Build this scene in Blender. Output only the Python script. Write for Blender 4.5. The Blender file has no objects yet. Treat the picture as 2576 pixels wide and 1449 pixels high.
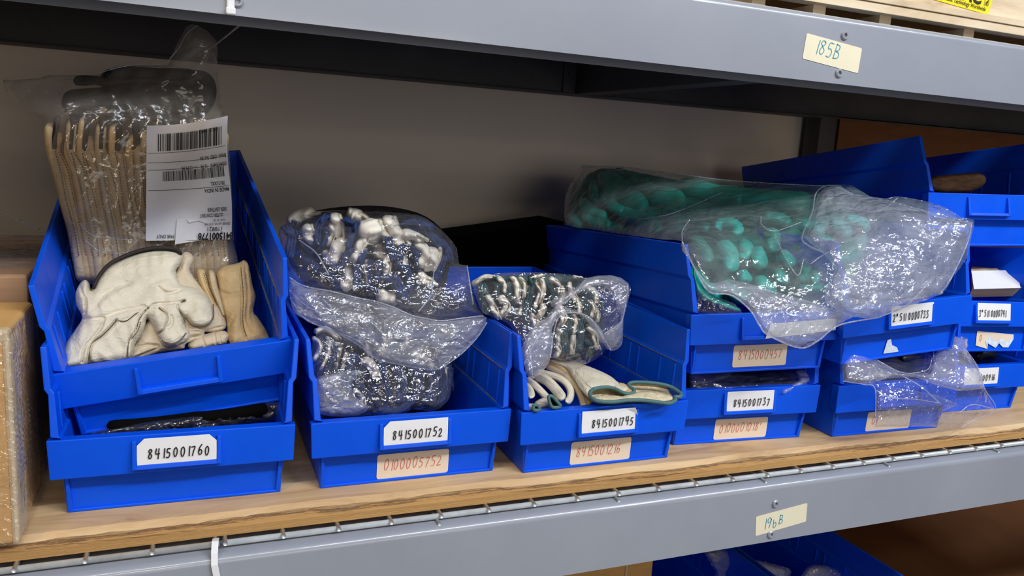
import bpy, math, random
import numpy as np
from mathutils import Vector, Matrix, Euler
# ------------------------------------------------------------------ camera
CP = np.array([-0.0970, -0.6957, 0.3380]); YAW, PIT, ROL, FPX = 0.3967, 0.1762, 0.0615, 1989.34
PW, PH = 2576, 1449
_cy, _sy, _cp, _sp = math.cos(YAW), math.sin(YAW), math.cos(PIT), math.sin(PIT)
FW = np.array([_sy*_cp, _cy*_cp, -_sp]); _r = np.array([_cy, -_sy, 0.0]); _u = np.cross(_r, FW)
RT = math.cos(ROL)*_r + math.sin(ROL)*_u; UP = -math.sin(ROL)*_r + math.cos(ROL)*_u
sc = bpy.context.scene
COL = sc.collection
cam_d = bpy.data.cameras.new('camera'); cam = bpy.data.objects.new('camera', cam_d); COL.objects.link(cam)
cam_d.sensor_width = 36.0; cam_d.lens = FPX/PW*36.0; cam_d.clip_start = 0.02; cam_d.clip_end = 50
M = Matrix(((RT[0], UP[0], -FW[0], CP[0]), (RT[1], UP[1], -FW[1], CP[1]), (RT[2], UP[2], -FW[2], CP[2]), (0, 0, 0, 1)))
cam.matrix_world = M
sc.camera = cam
# ------------------------------------------------------------------ world, lights, exposure
sc.view_settings.view_transform = 'Standard'; sc.view_settings.look = 'None'
sc.view_settings.exposure = 0.0; sc.view_settings.gamma = 1.0; sc.view_settings.use_curve_mapping = False
sc.cycles.transparent_max_bounces = 24
w = bpy.data.worlds.new('room_air'); sc.world = w; w.use_nodes = True
w.node_tree.nodes['Background'].inputs[0].default_value = (0.80, 0.85, 1.0, 1); w.node_tree.nodes['Background'].inputs[1].default_value = 0.05
def area(name, loc, target, sx, sy, power, col):
    l = bpy.data.lights.new(name, 'AREA'); l.shape = 'RECTANGLE'; l.size = sx; l.size_y = sy; l.energy = power; l.color = col
    o = bpy.data.objects.new(name, l); COL.objects.link(o); o.location = loc
    o.rotation_euler = (Vector(target)-Vector(loc)).to_track_quat('-Z', 'Y').to_euler(); return o
for x_, y_, z_, p_, c_ in ((-.35, -1.75, 2.05, 14, (0.90, 0.94, 1.0)), (.95, -1.75, 2.05, 38, (0.86, 0.92, 1.0)), (2.2, -1.6, 2.0, 34, (0.86, 0.92, 1.0))):
    area('ceiling_tube_light', (x_, y_, z_), (x_*.4+.25, 0.1, 0.1), 1.2, 0.07, p_, c_)
area('warm_lamp', (-1.1, -1.2, 1.75), (0.1, 0.1, 0.1), 0.4, 0.10, 11, (1.0, 0.78, 0.54))
area('low_fill_light', (0.5, -3.4, 0.42), (0.4, 0.3, 0.25), 1.6, 0.9, 14, (1.0, 0.93, 0.84))  # added low fill from the aisle side, brightens the wall's lower band
area('glint_light', (-.25, -2.6, 1.25), (.2, 0, .2), .25, .25, 5, (1.0, .86, .68))  # added warm light, only there for glints on the bags
area('glint_light', (2.0, -2.3, 1.75), (.6, 0, .2), .3, .2, 9, (.86, .92, 1.0))  # added cool light, second source of glints on the film
area('lower_fill_light', (1.7, -1.7, -0.15), (1.9, 0.6, -0.4), 0.5, 0.5, 1.2, (1.0, 0.78, 0.55))  # added fill for the brown board and the level below
# ------------------------------------------------------------------ helpers
def at(px, py, Y):
    px = np.asarray(px, float); py = np.asarray(py, float); Y = np.asarray(Y, float)
    r = FW + np.multiply.outer((px-PW/2)/FPX, RT) - np.multiply.outer((py-PH/2)/FPX, UP)
    t = (Y-CP[1])/r[..., 1]
    return CP + r*t[..., None]
def scal(pts, s, ox, oy): return [(ox+p[0]/s, oy+p[1]/s) + tuple(p[2:]) for p in pts]
ORG = {}
def tag(o, label=None, cat=None, group=None, kind=None):
    if label: o['label'] = label
    if cat: o['category'] = cat
    if group: o['group'] = group
    if kind: o['kind'] = kind
    return o
def thing(name, label, cat, loc=(0, 0, 0), group=None, rot=None):
    o = bpy.data.objects.new(name, None); o.empty_display_size = .02; COL.objects.link(o); o.location = loc
    if rot: o.rotation_euler = rot
    ORG[o.name] = np.array(loc, float) if not rot else np.zeros(3)
    return tag(o, label, cat, group)
class MB:
    def __init__(s): s.v = []; s.f = []; s.sm = []
    def add(s, vs, fs, sm=False):
        b = len(s.v); s.v += [tuple(map(float, p)) for p in vs]; s.f += [tuple(b+i for i in f) for f in fs]; s.sm += [sm]*len(fs); return s
    def hexa(s, c):  # c: 8 corners bottom 4 ccw, top 4 ccw
        return s.add(c, [(3, 2, 1, 0), (4, 5, 6, 7), (0, 1, 5, 4), (1, 2, 6, 5), (2, 3, 7, 6), (3, 0, 4, 7)])
    def box(s, x0, x1, y0, y1, z0, z1):
        return s.hexa([(x0, y0, z0), (x1, y0, z0), (x1, y1, z0), (x0, y1, z0), (x0, y0, z1), (x1, y0, z1), (x1, y1, z1), (x0, y1, z1)])
    def tube(s, pts, r, n=8, closed=False, caps=True, sm=True):
        s.marks = getattr(s, 'marks', [])+[(len(s.v), len(s.f))]
        P = [np.array(p, float) for p in pts]; N = len(P); base = []; ref = None
        rr = r if hasattr(r, '__len__') else [r]*N
        for i in range(N):
            a = P[i-1] if (i > 0 or closed) else P[i]; b = P[(i+1) % N] if (i < N-1 or closed) else P[i]
            t = b-a; t = t/(np.linalg.norm(t)+1e-12)
            if ref is None: ref = np.array([0, 0, 1.]) if abs(t[2]) < .9 else np.array([1., 0, 0])
            n1 = ref-t*(ref@t); n1 /= np.linalg.norm(n1)+1e-12; n2 = np.cross(t, n1); ref = n1
            base.append([P[i]+rr[i]*(math.cos(2*math.pi*k/n)*n1+math.sin(2*math.pi*k/n)*n2) for k in range(n)])
        vs = [q for ring in base for q in ring]; fs = []
        for i in range(N if closed else N-1):
            j = (i+1) % N
            for k in range(n): fs.append((i*n+k, j*n+k, j*n+(k+1) % n, i*n+(k+1) % n))
        if caps and not closed: fs.append(tuple(range(n))[::-1]); fs.append(tuple((N-1)*n+k for k in range(n)))
        return s.add(vs, fs, sm)
    def build(s, name, mat, parent=None, bevel=0, loc=None, seg=2, subsurf=0):
        me = bpy.data.meshes.new(name); V = np.array(s.v)
        if parent is not None: org = ORG.get(parent.name, np.zeros(3))
        else:
            if loc is None: loc = ((V[:, 0].min()+V[:, 0].max())/2, (V[:, 1].min()+V[:, 1].max())/2, V[:, 2].min())
            org = np.array(loc, float)
        me.from_pydata((V-org).tolist(), [], s.f); me.update()
        me.polygons.foreach_set('use_smooth', s.sm)
        o = bpy.data.objects.new(name, me); COL.objects.link(o)
        if mat: me.materials.append(mat)
        if parent is not None: o.parent = parent; ORG[o.name] = org*0+org
        else: o.location = org; ORG[o.name] = org
        if parent is not None and parent.type == 'MESH': ORG[o.name] = org
        if bevel:
            m = o.modifiers.new('b', 'BEVEL'); m.width = bevel; m.segments = seg; m.limit_method = 'ANGLE'; m.angle_limit = .6
        if subsurf:
            m = o.modifiers.new('s', 'SUBSURF'); m.levels = subsurf; m.render_levels = subsurf
        return o
def build_each(b_, name, mat, parent):
    M_ = b_.marks+[(len(b_.v), len(b_.f))]
    for (v0, f0), (v1, f1) in zip(M_[:-1], M_[1:]):
        c_ = MB(); c_.v = b_.v[v0:v1]; c_.f = [tuple(i-v0 for i in f) for f in b_.f[f0:f1]]; c_.sm = b_.sm[f0:f1]; c_.build(name, mat, parent)
def polyline(pts, n, ease=False):
    """Catmull-Rom resample of an open polyline (any dimension)."""
    P = np.array(pts, float)
    if len(P) < 3:
        t = np.linspace(0, 1, n)[:, None]; t = .5-.5*np.cos(t*math.pi) if ease else t; return P[0]*(1-t)+P[-1]*t
    E = np.vstack([2*P[0]-P[1], P, 2*P[-1]-P[-2]]); out = []
    ts = np.linspace(0, 1, n); ts = (.5-.5*np.cos(ts*math.pi)) if ease else ts
    for t in ts*(len(P)-1-1e-9):
        i = int(t); f = t-i; a, b, c, d = E[i], E[i+1], E[i+2], E[i+3]
        out.append(.5*((2*b)+(c-a)*f+(2*a-5*b+4*c-d)*f*f+(3*b-a-3*c+d)*f**3))
    return np.array(out)
def smooth_loop(P, k=4):
    P = np.array(P, float); N = len(P); out = []
    for i in range(N):
        a, b, c, d = P[i-1], P[i], P[(i+1) % N], P[(i+2) % N]
        for f in np.linspace(0, 1, k, endpoint=False):
            out.append(.5*((2*b)+(c-a)*f+(2*a-5*b+4*c-d)*f*f+(3*b-a-3*c+d)*f**3))
    return np.array(out)
# ------------------------------------------------------------------ materials
def nm(name):
    m = bpy.data.materials.new(name); m.use_nodes = True; nt = m.node_tree; b = nt.nodes['Principled BSDF']; return m, nt, b
def coord(nt, scale=(1, 1, 1), rot=(0, 0, 0)):
    tc = nt.nodes.new('ShaderNodeTexCoord'); mp = nt.nodes.new('ShaderNodeMapping'); mp.inputs['Scale'].default_value = scale; mp.inputs['Rotation'].default_value = rot
    nt.links.new(tc.outputs['Object'], mp.inputs['Vector']); return mp.outputs[0]
def noise(nt, vec, scale, detail=4, rough=.5, dist=0):
    n = nt.nodes.new('ShaderNodeTexNoise'); n.inputs['Scale'].default_value = scale; n.inputs['Detail'].default_value = detail; n.inputs['Roughness'].default_value = rough; n.inputs['Distortion'].default_value = dist
    nt.links.new(vec, n.inputs['Vector']); return n.outputs[0]
def ramp(nt, fac, stops):
    r = nt.nodes.new('ShaderNodeValToRGB'); e = r.color_ramp.elements
    while len(e) < len(stops): e.new(.5)
    for k, (p, c) in enumerate(stops): e[k].position = p; e[k].color = tuple(c)+(1,) if len(c) == 3 else c
    nt.links.new(fac, r.inputs[0]); return r.outputs[0]
def bump(nt, h, b, strength, dist=.001):
    n = nt.nodes.new('ShaderNodeBump'); n.inputs['Strength'].default_value = strength; n.inputs['Distance'].default_value = dist
    nt.links.new(h, n.inputs['Height']); nt.links.new(n.outputs[0], b.inputs['Normal']); return n
def simple(name, c, rough=.5, metal=0, nscale=0, var=.15, bstr=0, bscale=200, spec=.5, stretch=(1, 1, 1), wrinkle=0):
    m, nt, b = nm(name); b.inputs['Roughness'].default_value = rough; b.inputs['Metallic'].default_value = metal; b.inputs['Specular IOR Level'].default_value = spec
    b.inputs['Base Color'].default_value = (*c, 1)
    v = coord(nt, stretch)
    if nscale:
        f = noise(nt, v, nscale, 5, .6)
        nt.links.new(ramp(nt, f, [(.3, [x*(1-var) for x in c]), (.7, [min(1, x*(1+var)) for x in c])]), b.inputs['Base Color'])
    if wrinkle:
        ad = nt.nodes.new('ShaderNodeMath'); ad.operation = 'MULTIPLY_ADD'; ad.inputs[1].default_value = .12; nt.links.new(noise(nt, v, bscale, 3), ad.inputs[0])
        nt.links.new(noise(nt, coord(nt, (1, .7, 2.2), (.3, .5, .4)), 34, 5, .62, 2.2), ad.inputs[2]); bump(nt, ad.outputs[0], b, wrinkle, .005)
    elif bstr: bump(nt, noise(nt, v, bscale, 3), b, bstr)
    return m
MT = {}
m, nt, b = nm('blue_plastic')
v = coord(nt); f = noise(nt, v, 9, 6, .65)
nt.links.new(ramp(nt, f, [(.35, (.0008, .082, .72)), (.7, (.0012, .100, .82))]), b.inputs['Base Color'])
nt.links.new(ramp(nt, noise(nt, v, 30, 6, .7), [(.3, (.30,)*3), (.75, (.46,)*3)]), b.inputs['Roughness'])
b.inputs['Specular IOR Level'].default_value = .26; bump(nt, noise(nt, v, 700, 2), b, .04, .0005); MT['blue'] = m
MT['dust'] = simple('dusty_brown_ledge', (.15, .13, .14), .9, nscale=120, var=.4)
MT['clip'] = simple('clear_blue_plastic', (.003, .075, .62), .25)
MT['leather'] = simple('cream_leather', (.60, .50, .36), .62, nscale=30, var=.12, bstr=.35, bscale=260, spec=.3, wrinkle=.55)
MT['leather2'] = simple('beige_leather', (.56, .44, .27), .65, nscale=30, var=.14, bstr=.35, bscale=260, spec=.3, wrinkle=.55)
MT['leather3'] = simple('white_leather', (.66, .60, .47), .6, nscale=30, var=.10, bstr=.5, bscale=260, spec=.3, wrinkle=.55)
MT['tip'] = simple('pale_leather_tip', (.86, .80, .68), .6, nscale=40, var=.08, bstr=.3, bscale=300, spec=.3)
MT['ltan'] = simple('tan_leather', (.58, .42, .22), .65, nscale=25, var=.16, bstr=.3, bscale=240, spec=.3, wrinkle=.55)
MT['stitch'] = simple('brown_thread', (.10, .065, .035), .8)
MT['navy'] = simple('navy_knit', (.032, .055, .155), .85, nscale=60, var=.35, bstr=.8, bscale=700, spec=.2)
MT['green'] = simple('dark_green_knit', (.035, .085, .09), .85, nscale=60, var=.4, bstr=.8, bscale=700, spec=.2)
MT['bind'] = simple('green_binding', (.07, .16, .16), .7, bstr=.5, bscale=500)
MT['blackbind'] = simple('dark_brown_binding', (.022, .014, .014), .75, bstr=.4, bscale=500)
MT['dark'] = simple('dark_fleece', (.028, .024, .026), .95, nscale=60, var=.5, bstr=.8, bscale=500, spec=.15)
MT['fleece'] = simple('cream_fleece', (.66, .57, .38), .95, nscale=150, var=.25, bstr=1, bscale=900, spec=.1)
MT['rubber'] = simple('teal_rubber', (.0, .42, .34), .38, nscale=25, var=.25, bstr=.1, bscale=200)
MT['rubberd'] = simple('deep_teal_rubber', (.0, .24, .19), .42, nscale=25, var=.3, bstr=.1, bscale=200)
MT['paper'] = simple('white_paper', (.80, .79, .80), .6, nscale=30, var=.03)
MT['label'] = simple('cream_label', (.80, .66, .50), .55, nscale=40, var=.03)
MT['torn'] = simple('torn_paper', (.62, .68, .78), .8, nscale=200, var=.2)
MT['slabel'] = simple('yellow_cream_label', (.80, .74, .54), .5, nscale=30, var=.03)
MT['ink'] = simple('black_ink', (.012, .012, .012), .6)
MT['red'] = simple('red_ink', (.62, .10, .07), .6)
MT['teal'] = simple('teal_ink', (.06, .33, .45), .6)
MT['yellow'] = simple('yellow_sticker', (.85, .72, .02), .4)
MT['zinc'] = simple('zinc_wire', (.72, .76, .76), .38, metal=.45, nscale=60, var=.15)
MT['nylon'] = simple('white_nylon', (.80, .80, .82), .35)
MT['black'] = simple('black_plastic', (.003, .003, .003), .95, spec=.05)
MT['darkstuff'] = simple('dark_plastic', (.02, .02, .022), .4, nscale=30, var=.4)
MT['wall'] = simple('painted_wall', (.84, .75, .63), .8, nscale=3, var=.05)
MT['floor'] = simple('concrete', (.35, .34, .32), .8, nscale=5, var=.15)
MT['greystuff'] = simple('grey_plastic', (.30, .30, .30), .5, nscale=30, var=.3)
# grey powder coat
m, nt, b = nm('grey_painted_steel'); v = coord(nt)
c1 = ramp(nt, noise(nt, v, 5, 6, .6), [(.35, (.275, .295, .345)), (.7, (.315, .335, .385))])
scr = ramp(nt, noise(nt, coord(nt, (1, 1, .6)), 22, 8, .75), [(.70, (0, 0, 0)), (.78, (1, 1, 1))])
mx = nt.nodes.new('ShaderNodeMix'); mx.data_type = 'RGBA'; mx.inputs['B'].default_value = (.42, .45, .55, 1)
nt.links.new(c1, mx.inputs['A'])
ml = nt.nodes.new('ShaderNodeMath'); ml.operation = 'MULTIPLY'; ml.inputs[1].default_value = .45; nt.links.new(scr, ml.inputs[0]); nt.links.new(ml.outputs[0], mx.inputs['Factor'])
nt.links.new(mx.outputs['Result'], b.inputs['Base Color']); b.inputs['Roughness'].default_value = .34; b.inputs['Specular IOR Level'].default_value = .5; b.inputs['Coat Weight'].default_value = .6; b.inputs['Coat Roughness'].default_value = .10
bump(nt, noise(nt, v, 900, 2), b, .06, .0004); MT['grey'] = m
MT['darksteel'] = simple('dark_steel', (.075, .072, .078), .6, nscale=10, var=.2)
# plywood top
def wood(name, cols, sc_, bs=.15, rough=.6):
    m, nt, b = nm(name); v = coord(nt, (1.6, 9, 9)); f = noise(nt, v, sc_, 8, .62, 1.2)
    nt.links.new(ramp(nt, f, [(.28, cols[0]), (.42, cols[1]), (.55, cols[2]), (.72, cols[3])]), b.inputs['Base Color']); b.inputs['Roughness'].default_value = rough
    b.inputs['Specular IOR Level'].default_value = .25
    bump(nt, f, b, bs, .002); return m
MT['ply'] = wood('plywood_face', [(.34, .20, .10), (.57, .37, .19), (.66, .45, .24), (.74, .55, .33)], 3.2)
MT['crate'] = wood('pale_crate_wood', [(.42, .30, .18), (.62, .48, .31), (.72, .58, .40), (.80, .68, .50)], 2.5)
m, nt, b = nm('plywood_edge'); tc = nt.nodes.new('ShaderNodeTexCoord'); sp = nt.nodes.new('ShaderNodeSeparateXYZ'); nt.links.new(tc.outputs['Object'], sp.inputs[0])
v2 = coord(nt, (2, 30, 60)); n1 = noise(nt, v2, 6, 8, .8)
ad = nt.nodes.new('ShaderNodeMath'); ad.operation = 'MULTIPLY_ADD'; ad.inputs[1].default_value = 50; nt.links.new(sp.outputs[2], ad.inputs[0]); nt.links.new(n1, ad.inputs[2])
nt.links.new(ramp(nt, ad.outputs[0], [(.30, (.66, .37, .13)), (.62, (.62, .34, .12)), (.70, (.16, .08, .04)), (.80, (.58, .36, .16)), (.95, (.22, .12, .06)), (1.0, (.55, .36, .18))]), b.inputs['Base Color'])
b.inputs['Roughness'].default_value = .8; bump(nt, n1, b, .8, .003); MT['plyedge'] = m
def card(name, c): return simple(name, c, .75, nscale=14, var=.12, bstr=.2, bscale=60, spec=.2, stretch=(1, 1, 5))
MT['card'] = card('brown_cardboard', (.62, .36, .13)); MT['card2'] = card('pale_cardboard', (.62, .48, .30)); MT['hard'] = card('brown_hardboard', (.19, .080, .033)); MT['card3'] = card('dull_cardboard', (.36, .22, .13))
MT['lint'] = simple('brown_grey_wood', (.22, .12, .06), .8, nscale=60, var=.5, stretch=(1, 1, 4))
def film(name, haze, tint=(.86, .88, 1.0), rough=.10, bs=.5, fscale=70, f0=.10, dens=1.0):
    m = bpy.data.materials.new(name); m.use_nodes = True; nt = m.node_tree; nt.nodes.clear(); L = nt.links.new
    out = nt.nodes.new('ShaderNodeOutputMaterial'); tr = nt.nodes.new('ShaderNodeBsdfTransparent'); tr.inputs[0].default_value = (.97*dens, .97*dens, .98*dens, 1)
    gl = nt.nodes.new('ShaderNodeBsdfGlossy'); gl.inputs['Roughness'].default_value = rough; gl.inputs[0].default_value = (1, 1, 1, 1)
    df = nt.nodes.new('ShaderNodeBsdfDiffuse'); df.inputs[0].default_value = (*tint, 1); tl = nt.nodes.new('ShaderNodeBsdfTranslucent'); tl.inputs[0].default_value = (*tint, 1)
    v = coord(nt); w1 = noise(nt, v, fscale, 3, .55, .6)
    vo = nt.nodes.new('ShaderNodeTexVoronoi'); vo.feature = 'DISTANCE_TO_EDGE'; vo.inputs['Scale'].default_value = fscale*.8
    wp = nt.nodes.new('ShaderNodeMix'); wp.data_type = 'VECTOR'; wp.inputs['Factor'].default_value = .035
    nz = nt.nodes.new('ShaderNodeTexNoise'); nz.inputs['Scale'].default_value = fscale*.5; vs_ = coord(nt, (.42, 1.0, 1.35), (.3, .75, .2)); L(v, nz.inputs['Vector']); L(vs_, wp.inputs['A']); L(nz.outputs['Color'], wp.inputs['B']); L(wp.outputs['Result'], vo.inputs['Vector'])
    vo.inputs['Scale'].default_value = fscale*.62; vo.inputs['Randomness'].default_value = 1.0
    v2_ = nt.nodes.new('ShaderNodeTexVoronoi'); v2_.feature = 'DISTANCE_TO_EDGE'; v2_.inputs['Scale'].default_value = fscale*1.7; L(wp.outputs['Result'], v2_.inputs['Vector'])
    mm = nt.nodes.new('ShaderNodeMath'); mm.operation = 'MINIMUM'; mm.inputs[1].default_value = .16; L(vo.outputs['Distance'], mm.inputs[0])
    mn = nt.nodes.new('ShaderNodeMath'); mn.operation = 'MINIMUM'; mn.inputs[1].default_value = .2; L(v2_.outputs['Distance'], mn.inputs[0])
    s0 = nt.nodes.new('ShaderNodeMath'); s0.operation = 'MULTIPLY_ADD'; s0.inputs[1].default_value = .45; L(mn.outputs[0], s0.inputs[0]); L(w1, s0.inputs[2])
    sm = nt.nodes.new('ShaderNodeMath'); sm.operation = 'MULTIPLY_ADD'; sm.inputs[1].default_value = 1.9; L(mm.outputs[0], sm.inputs[0]); L(s0.outputs[0], sm.inputs[2])
    bp = nt.nodes.new('ShaderNodeBump'); bp.inputs['Strength'].default_value = bs; bp.inputs['Distance'].default_value = .006; L(sm.outputs[0], bp.inputs['Height'])
    for n_ in (gl, df, tl): L(bp.outputs[0], n_.inputs['Normal'])
    md = nt.nodes.new('ShaderNodeMixShader'); md.inputs[0].default_value = .45; L(df.outputs[0], md.inputs[1]); L(tl.outputs[0], md.inputs[2])
    hz = ramp(nt, noise(nt, v, 18, 4, .6), [(.3, (haze*.55,)*3), (.7, (min(1, haze*1.5),)*3)])
    cw = nt.nodes.new('ShaderNodeMath'); cw.operation = 'MULTIPLY_ADD'; cw.inputs[1].default_value = -haze*1.8; cw.inputs[2].default_value = haze*.29; L(mm.outputs[0], cw.inputs[0])
    ca = nt.nodes.new('ShaderNodeMath'); ca.operation = 'ADD'; ca.use_clamp = True; L(hz, ca.inputs[0]); L(cw.outputs[0], ca.inputs[1])
    m1 = nt.nodes.new('ShaderNodeMixShader'); L(ca.outputs[0], m1.inputs[0]); L(tr.outputs[0], m1.inputs[1]); L(md.outputs[0], m1.inputs[2])
    geo = nt.nodes.new('ShaderNodeNewGeometry'); dt = nt.nodes.new('ShaderNodeVectorMath'); dt.operation = 'DOT_PRODUCT'; L(bp.outputs[0], dt.inputs[0]); L(geo.outputs['Incoming'], dt.inputs[1])
    def mth(op, a_, b_=None):
        n_ = nt.nodes.new('ShaderNodeMath'); n_.operation = op; n_.use_clamp = True if op in ('SUBTRACT', 'MULTIPLY_ADD') else False
        for i_, q_ in enumerate((a_, b_) if not isinstance(b_, tuple) else (a_,)+b_):
            if q_ is None: continue
            if isinstance(q_, (int, float)): n_.inputs[i_].default_value = q_
            else: L(q_, n_.inputs[i_])
        return n_.outputs[0]
    fr = nt.nodes.new('ShaderNodeMath'); f5 = mth('POWER', mth('SUBTRACT', 1.0, mth('ABSOLUTE', dt.outputs['Value'])), 4.0)
    fr.operation = 'MULTIPLY_ADD'; L(f5, fr.inputs[0]); fr.inputs[1].default_value = .55; fr.inputs[2].default_value = f0
    m2 = nt.nodes.new('ShaderNodeMixShader'); L(fr.outputs[0], m2.inputs[0]); L(m1.outputs[0], m2.inputs[1]); L(gl.outputs[0], m2.inputs[2])
    L(m2.outputs[0], out.inputs[0]); return m
MT['film'] = film('clear_film', .06, rough=.07, bs=.8, fscale=48); MT['filmh'] = film('hazy_film', .27, (.88, .90, 1.0), rough=.08, bs=.8, fscale=48); MT['filmb'] = film('brown_hazy_film', .17, (.80, .72, .62), .16, .35, 30, f0=.035)
MT['filmg'] = film('frosted_film', .17, (.78, .93, .90), .10, .6, 40); MT['filmc'] = film('shelf_film', .03, (.9, .88, .85), .08, .5, 90); MT['foldlight'] = film('fold_highlight_film', .28, (.85, .88, 1), .08, .6, 120)  # last one: hazier film for thin tubes that draw the fold highlights
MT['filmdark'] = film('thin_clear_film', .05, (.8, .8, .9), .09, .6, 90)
# ------------------------------------------------------------------ traced solids
def tps(ctrl):
    C = np.array(ctrl, float)
    if len(C) == 1: return lambda x, y: np.full(np.shape(x), C[0, 2])
    if len(C) == 2:
        d = C[1, :2]-C[0, :2]; L2 = d@d
        return lambda x, y: C[0, 2]+(C[1, 2]-C[0, 2])*np.clip(((x-C[0, 0])*d[0]+(y-C[0, 1])*d[1])/L2, -.3, 1.3)
    S = 1000.; X = C[:, :2]/S; n = len(X); D = np.linalg.norm(X[:, None]-X[None], axis=2)
    K = np.where(D > 0, D*D*np.log(D+1e-12), 0)+np.eye(n)*2e-3; Pm = np.hstack([np.ones((n, 1)), X]); A = np.zeros((n+3, n+3)); A[:n, :n] = K; A[:n, n:] = Pm; A[n:, :n] = Pm.T; A += np.eye(n+3)*1e-9
    sol = np.linalg.lstsq(A, np.concatenate([C[:, 2], np.zeros(3)]), rcond=None)[0]; lo, hi = C[:, 2].min()-.03, C[:, 2].max()+.03
    def f(x, y):
        q = np.stack([np.ravel(x), np.ravel(y)], 1)/S; d = np.linalg.norm(q[:, None]-X[None], axis=2); k = np.where(d > 0, d*d*np.log(d+1e-12), 0)
        return np.clip(k@sol[:n]+sol[n]+q@sol[n+1:], lo, hi).reshape(np.shape(x))
    return f
def segdist(P, poly, closed):
    A = np.array(poly, float); B = np.roll(A, -1, 0) if closed else A[1:]; A = A if closed else A[:-1]
    best = np.full(len(P), 1e9); near = np.zeros_like(P)
    for a, b in zip(A, B):
        d = b-a; t = np.clip(((P-a)@d)/(d@d+1e-9), 0, 1); q = a+t[:, None]*d; e = np.linalg.norm(P-q, axis=1); k = e < best
        best[k] = e[k]; near[k] = q[k]
    return best, near
def inside(P, poly):
    A = np.array(poly, float); r = np.zeros(len(P), bool); x, y = P[:, 0], P[:, 1]
    for a, b in zip(A, np.roll(A, -1, 0)):
        c = ((a[1] > y) != (b[1] > y)); 
        with np.errstate(divide='ignore', invalid='ignore'): xi = (b[0]-a[0])*(y-a[1])/(b[1]-a[1])+a[0]
        r ^= c & (x < xi)
    return r
def crumple(P, seed, size, warp=.35):
    g = np.random.RandomState(seed); lo, hi = P.min(0)-size, P.max(0)+size
    ph = g.rand(8)*6.28
    Q = P+size*warp*np.stack([np.sin(P[:, 1]/size*1.3+ph[0])+.5*np.sin(P[:, 0]/size*2.9+ph[1]), np.sin(P[:, 0]/size*1.1+ph[2])+.5*np.sin(P[:, 1]/size*3.1+ph[3])], 1)
    th = g.rand()*3.14; R = np.array([[math.cos(th), -math.sin(th)], [math.sin(th), math.cos(th)]]); Q = Q@R.T; Q[:, 0] *= .55
    lo, hi = Q.min(0)-size, Q.max(0)+size; n = int(np.prod((hi-lo)/size))+6; n = min(n, 500)
    S = lo+g.rand(n, 2)*(hi-lo); d1 = np.full(len(Q), 1e9); d2 = d1.copy(); hgt = np.zeros(len(Q)); sl = (g.rand(n, 2)-.5); 
    for i in range(n):
        dv = Q-S[i]; d = np.hypot(dv[:, 0], dv[:, 1]); k = d < d1; d2 = np.where(k, d1, np.minimum(d2, d)); d1 = np.where(k, d, d1); hgt = np.where(k, dv@sl[i], hgt)
    return (1-np.clip((d2-d1)/size, 0, 1))*.6+hgt/size*.5
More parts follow.
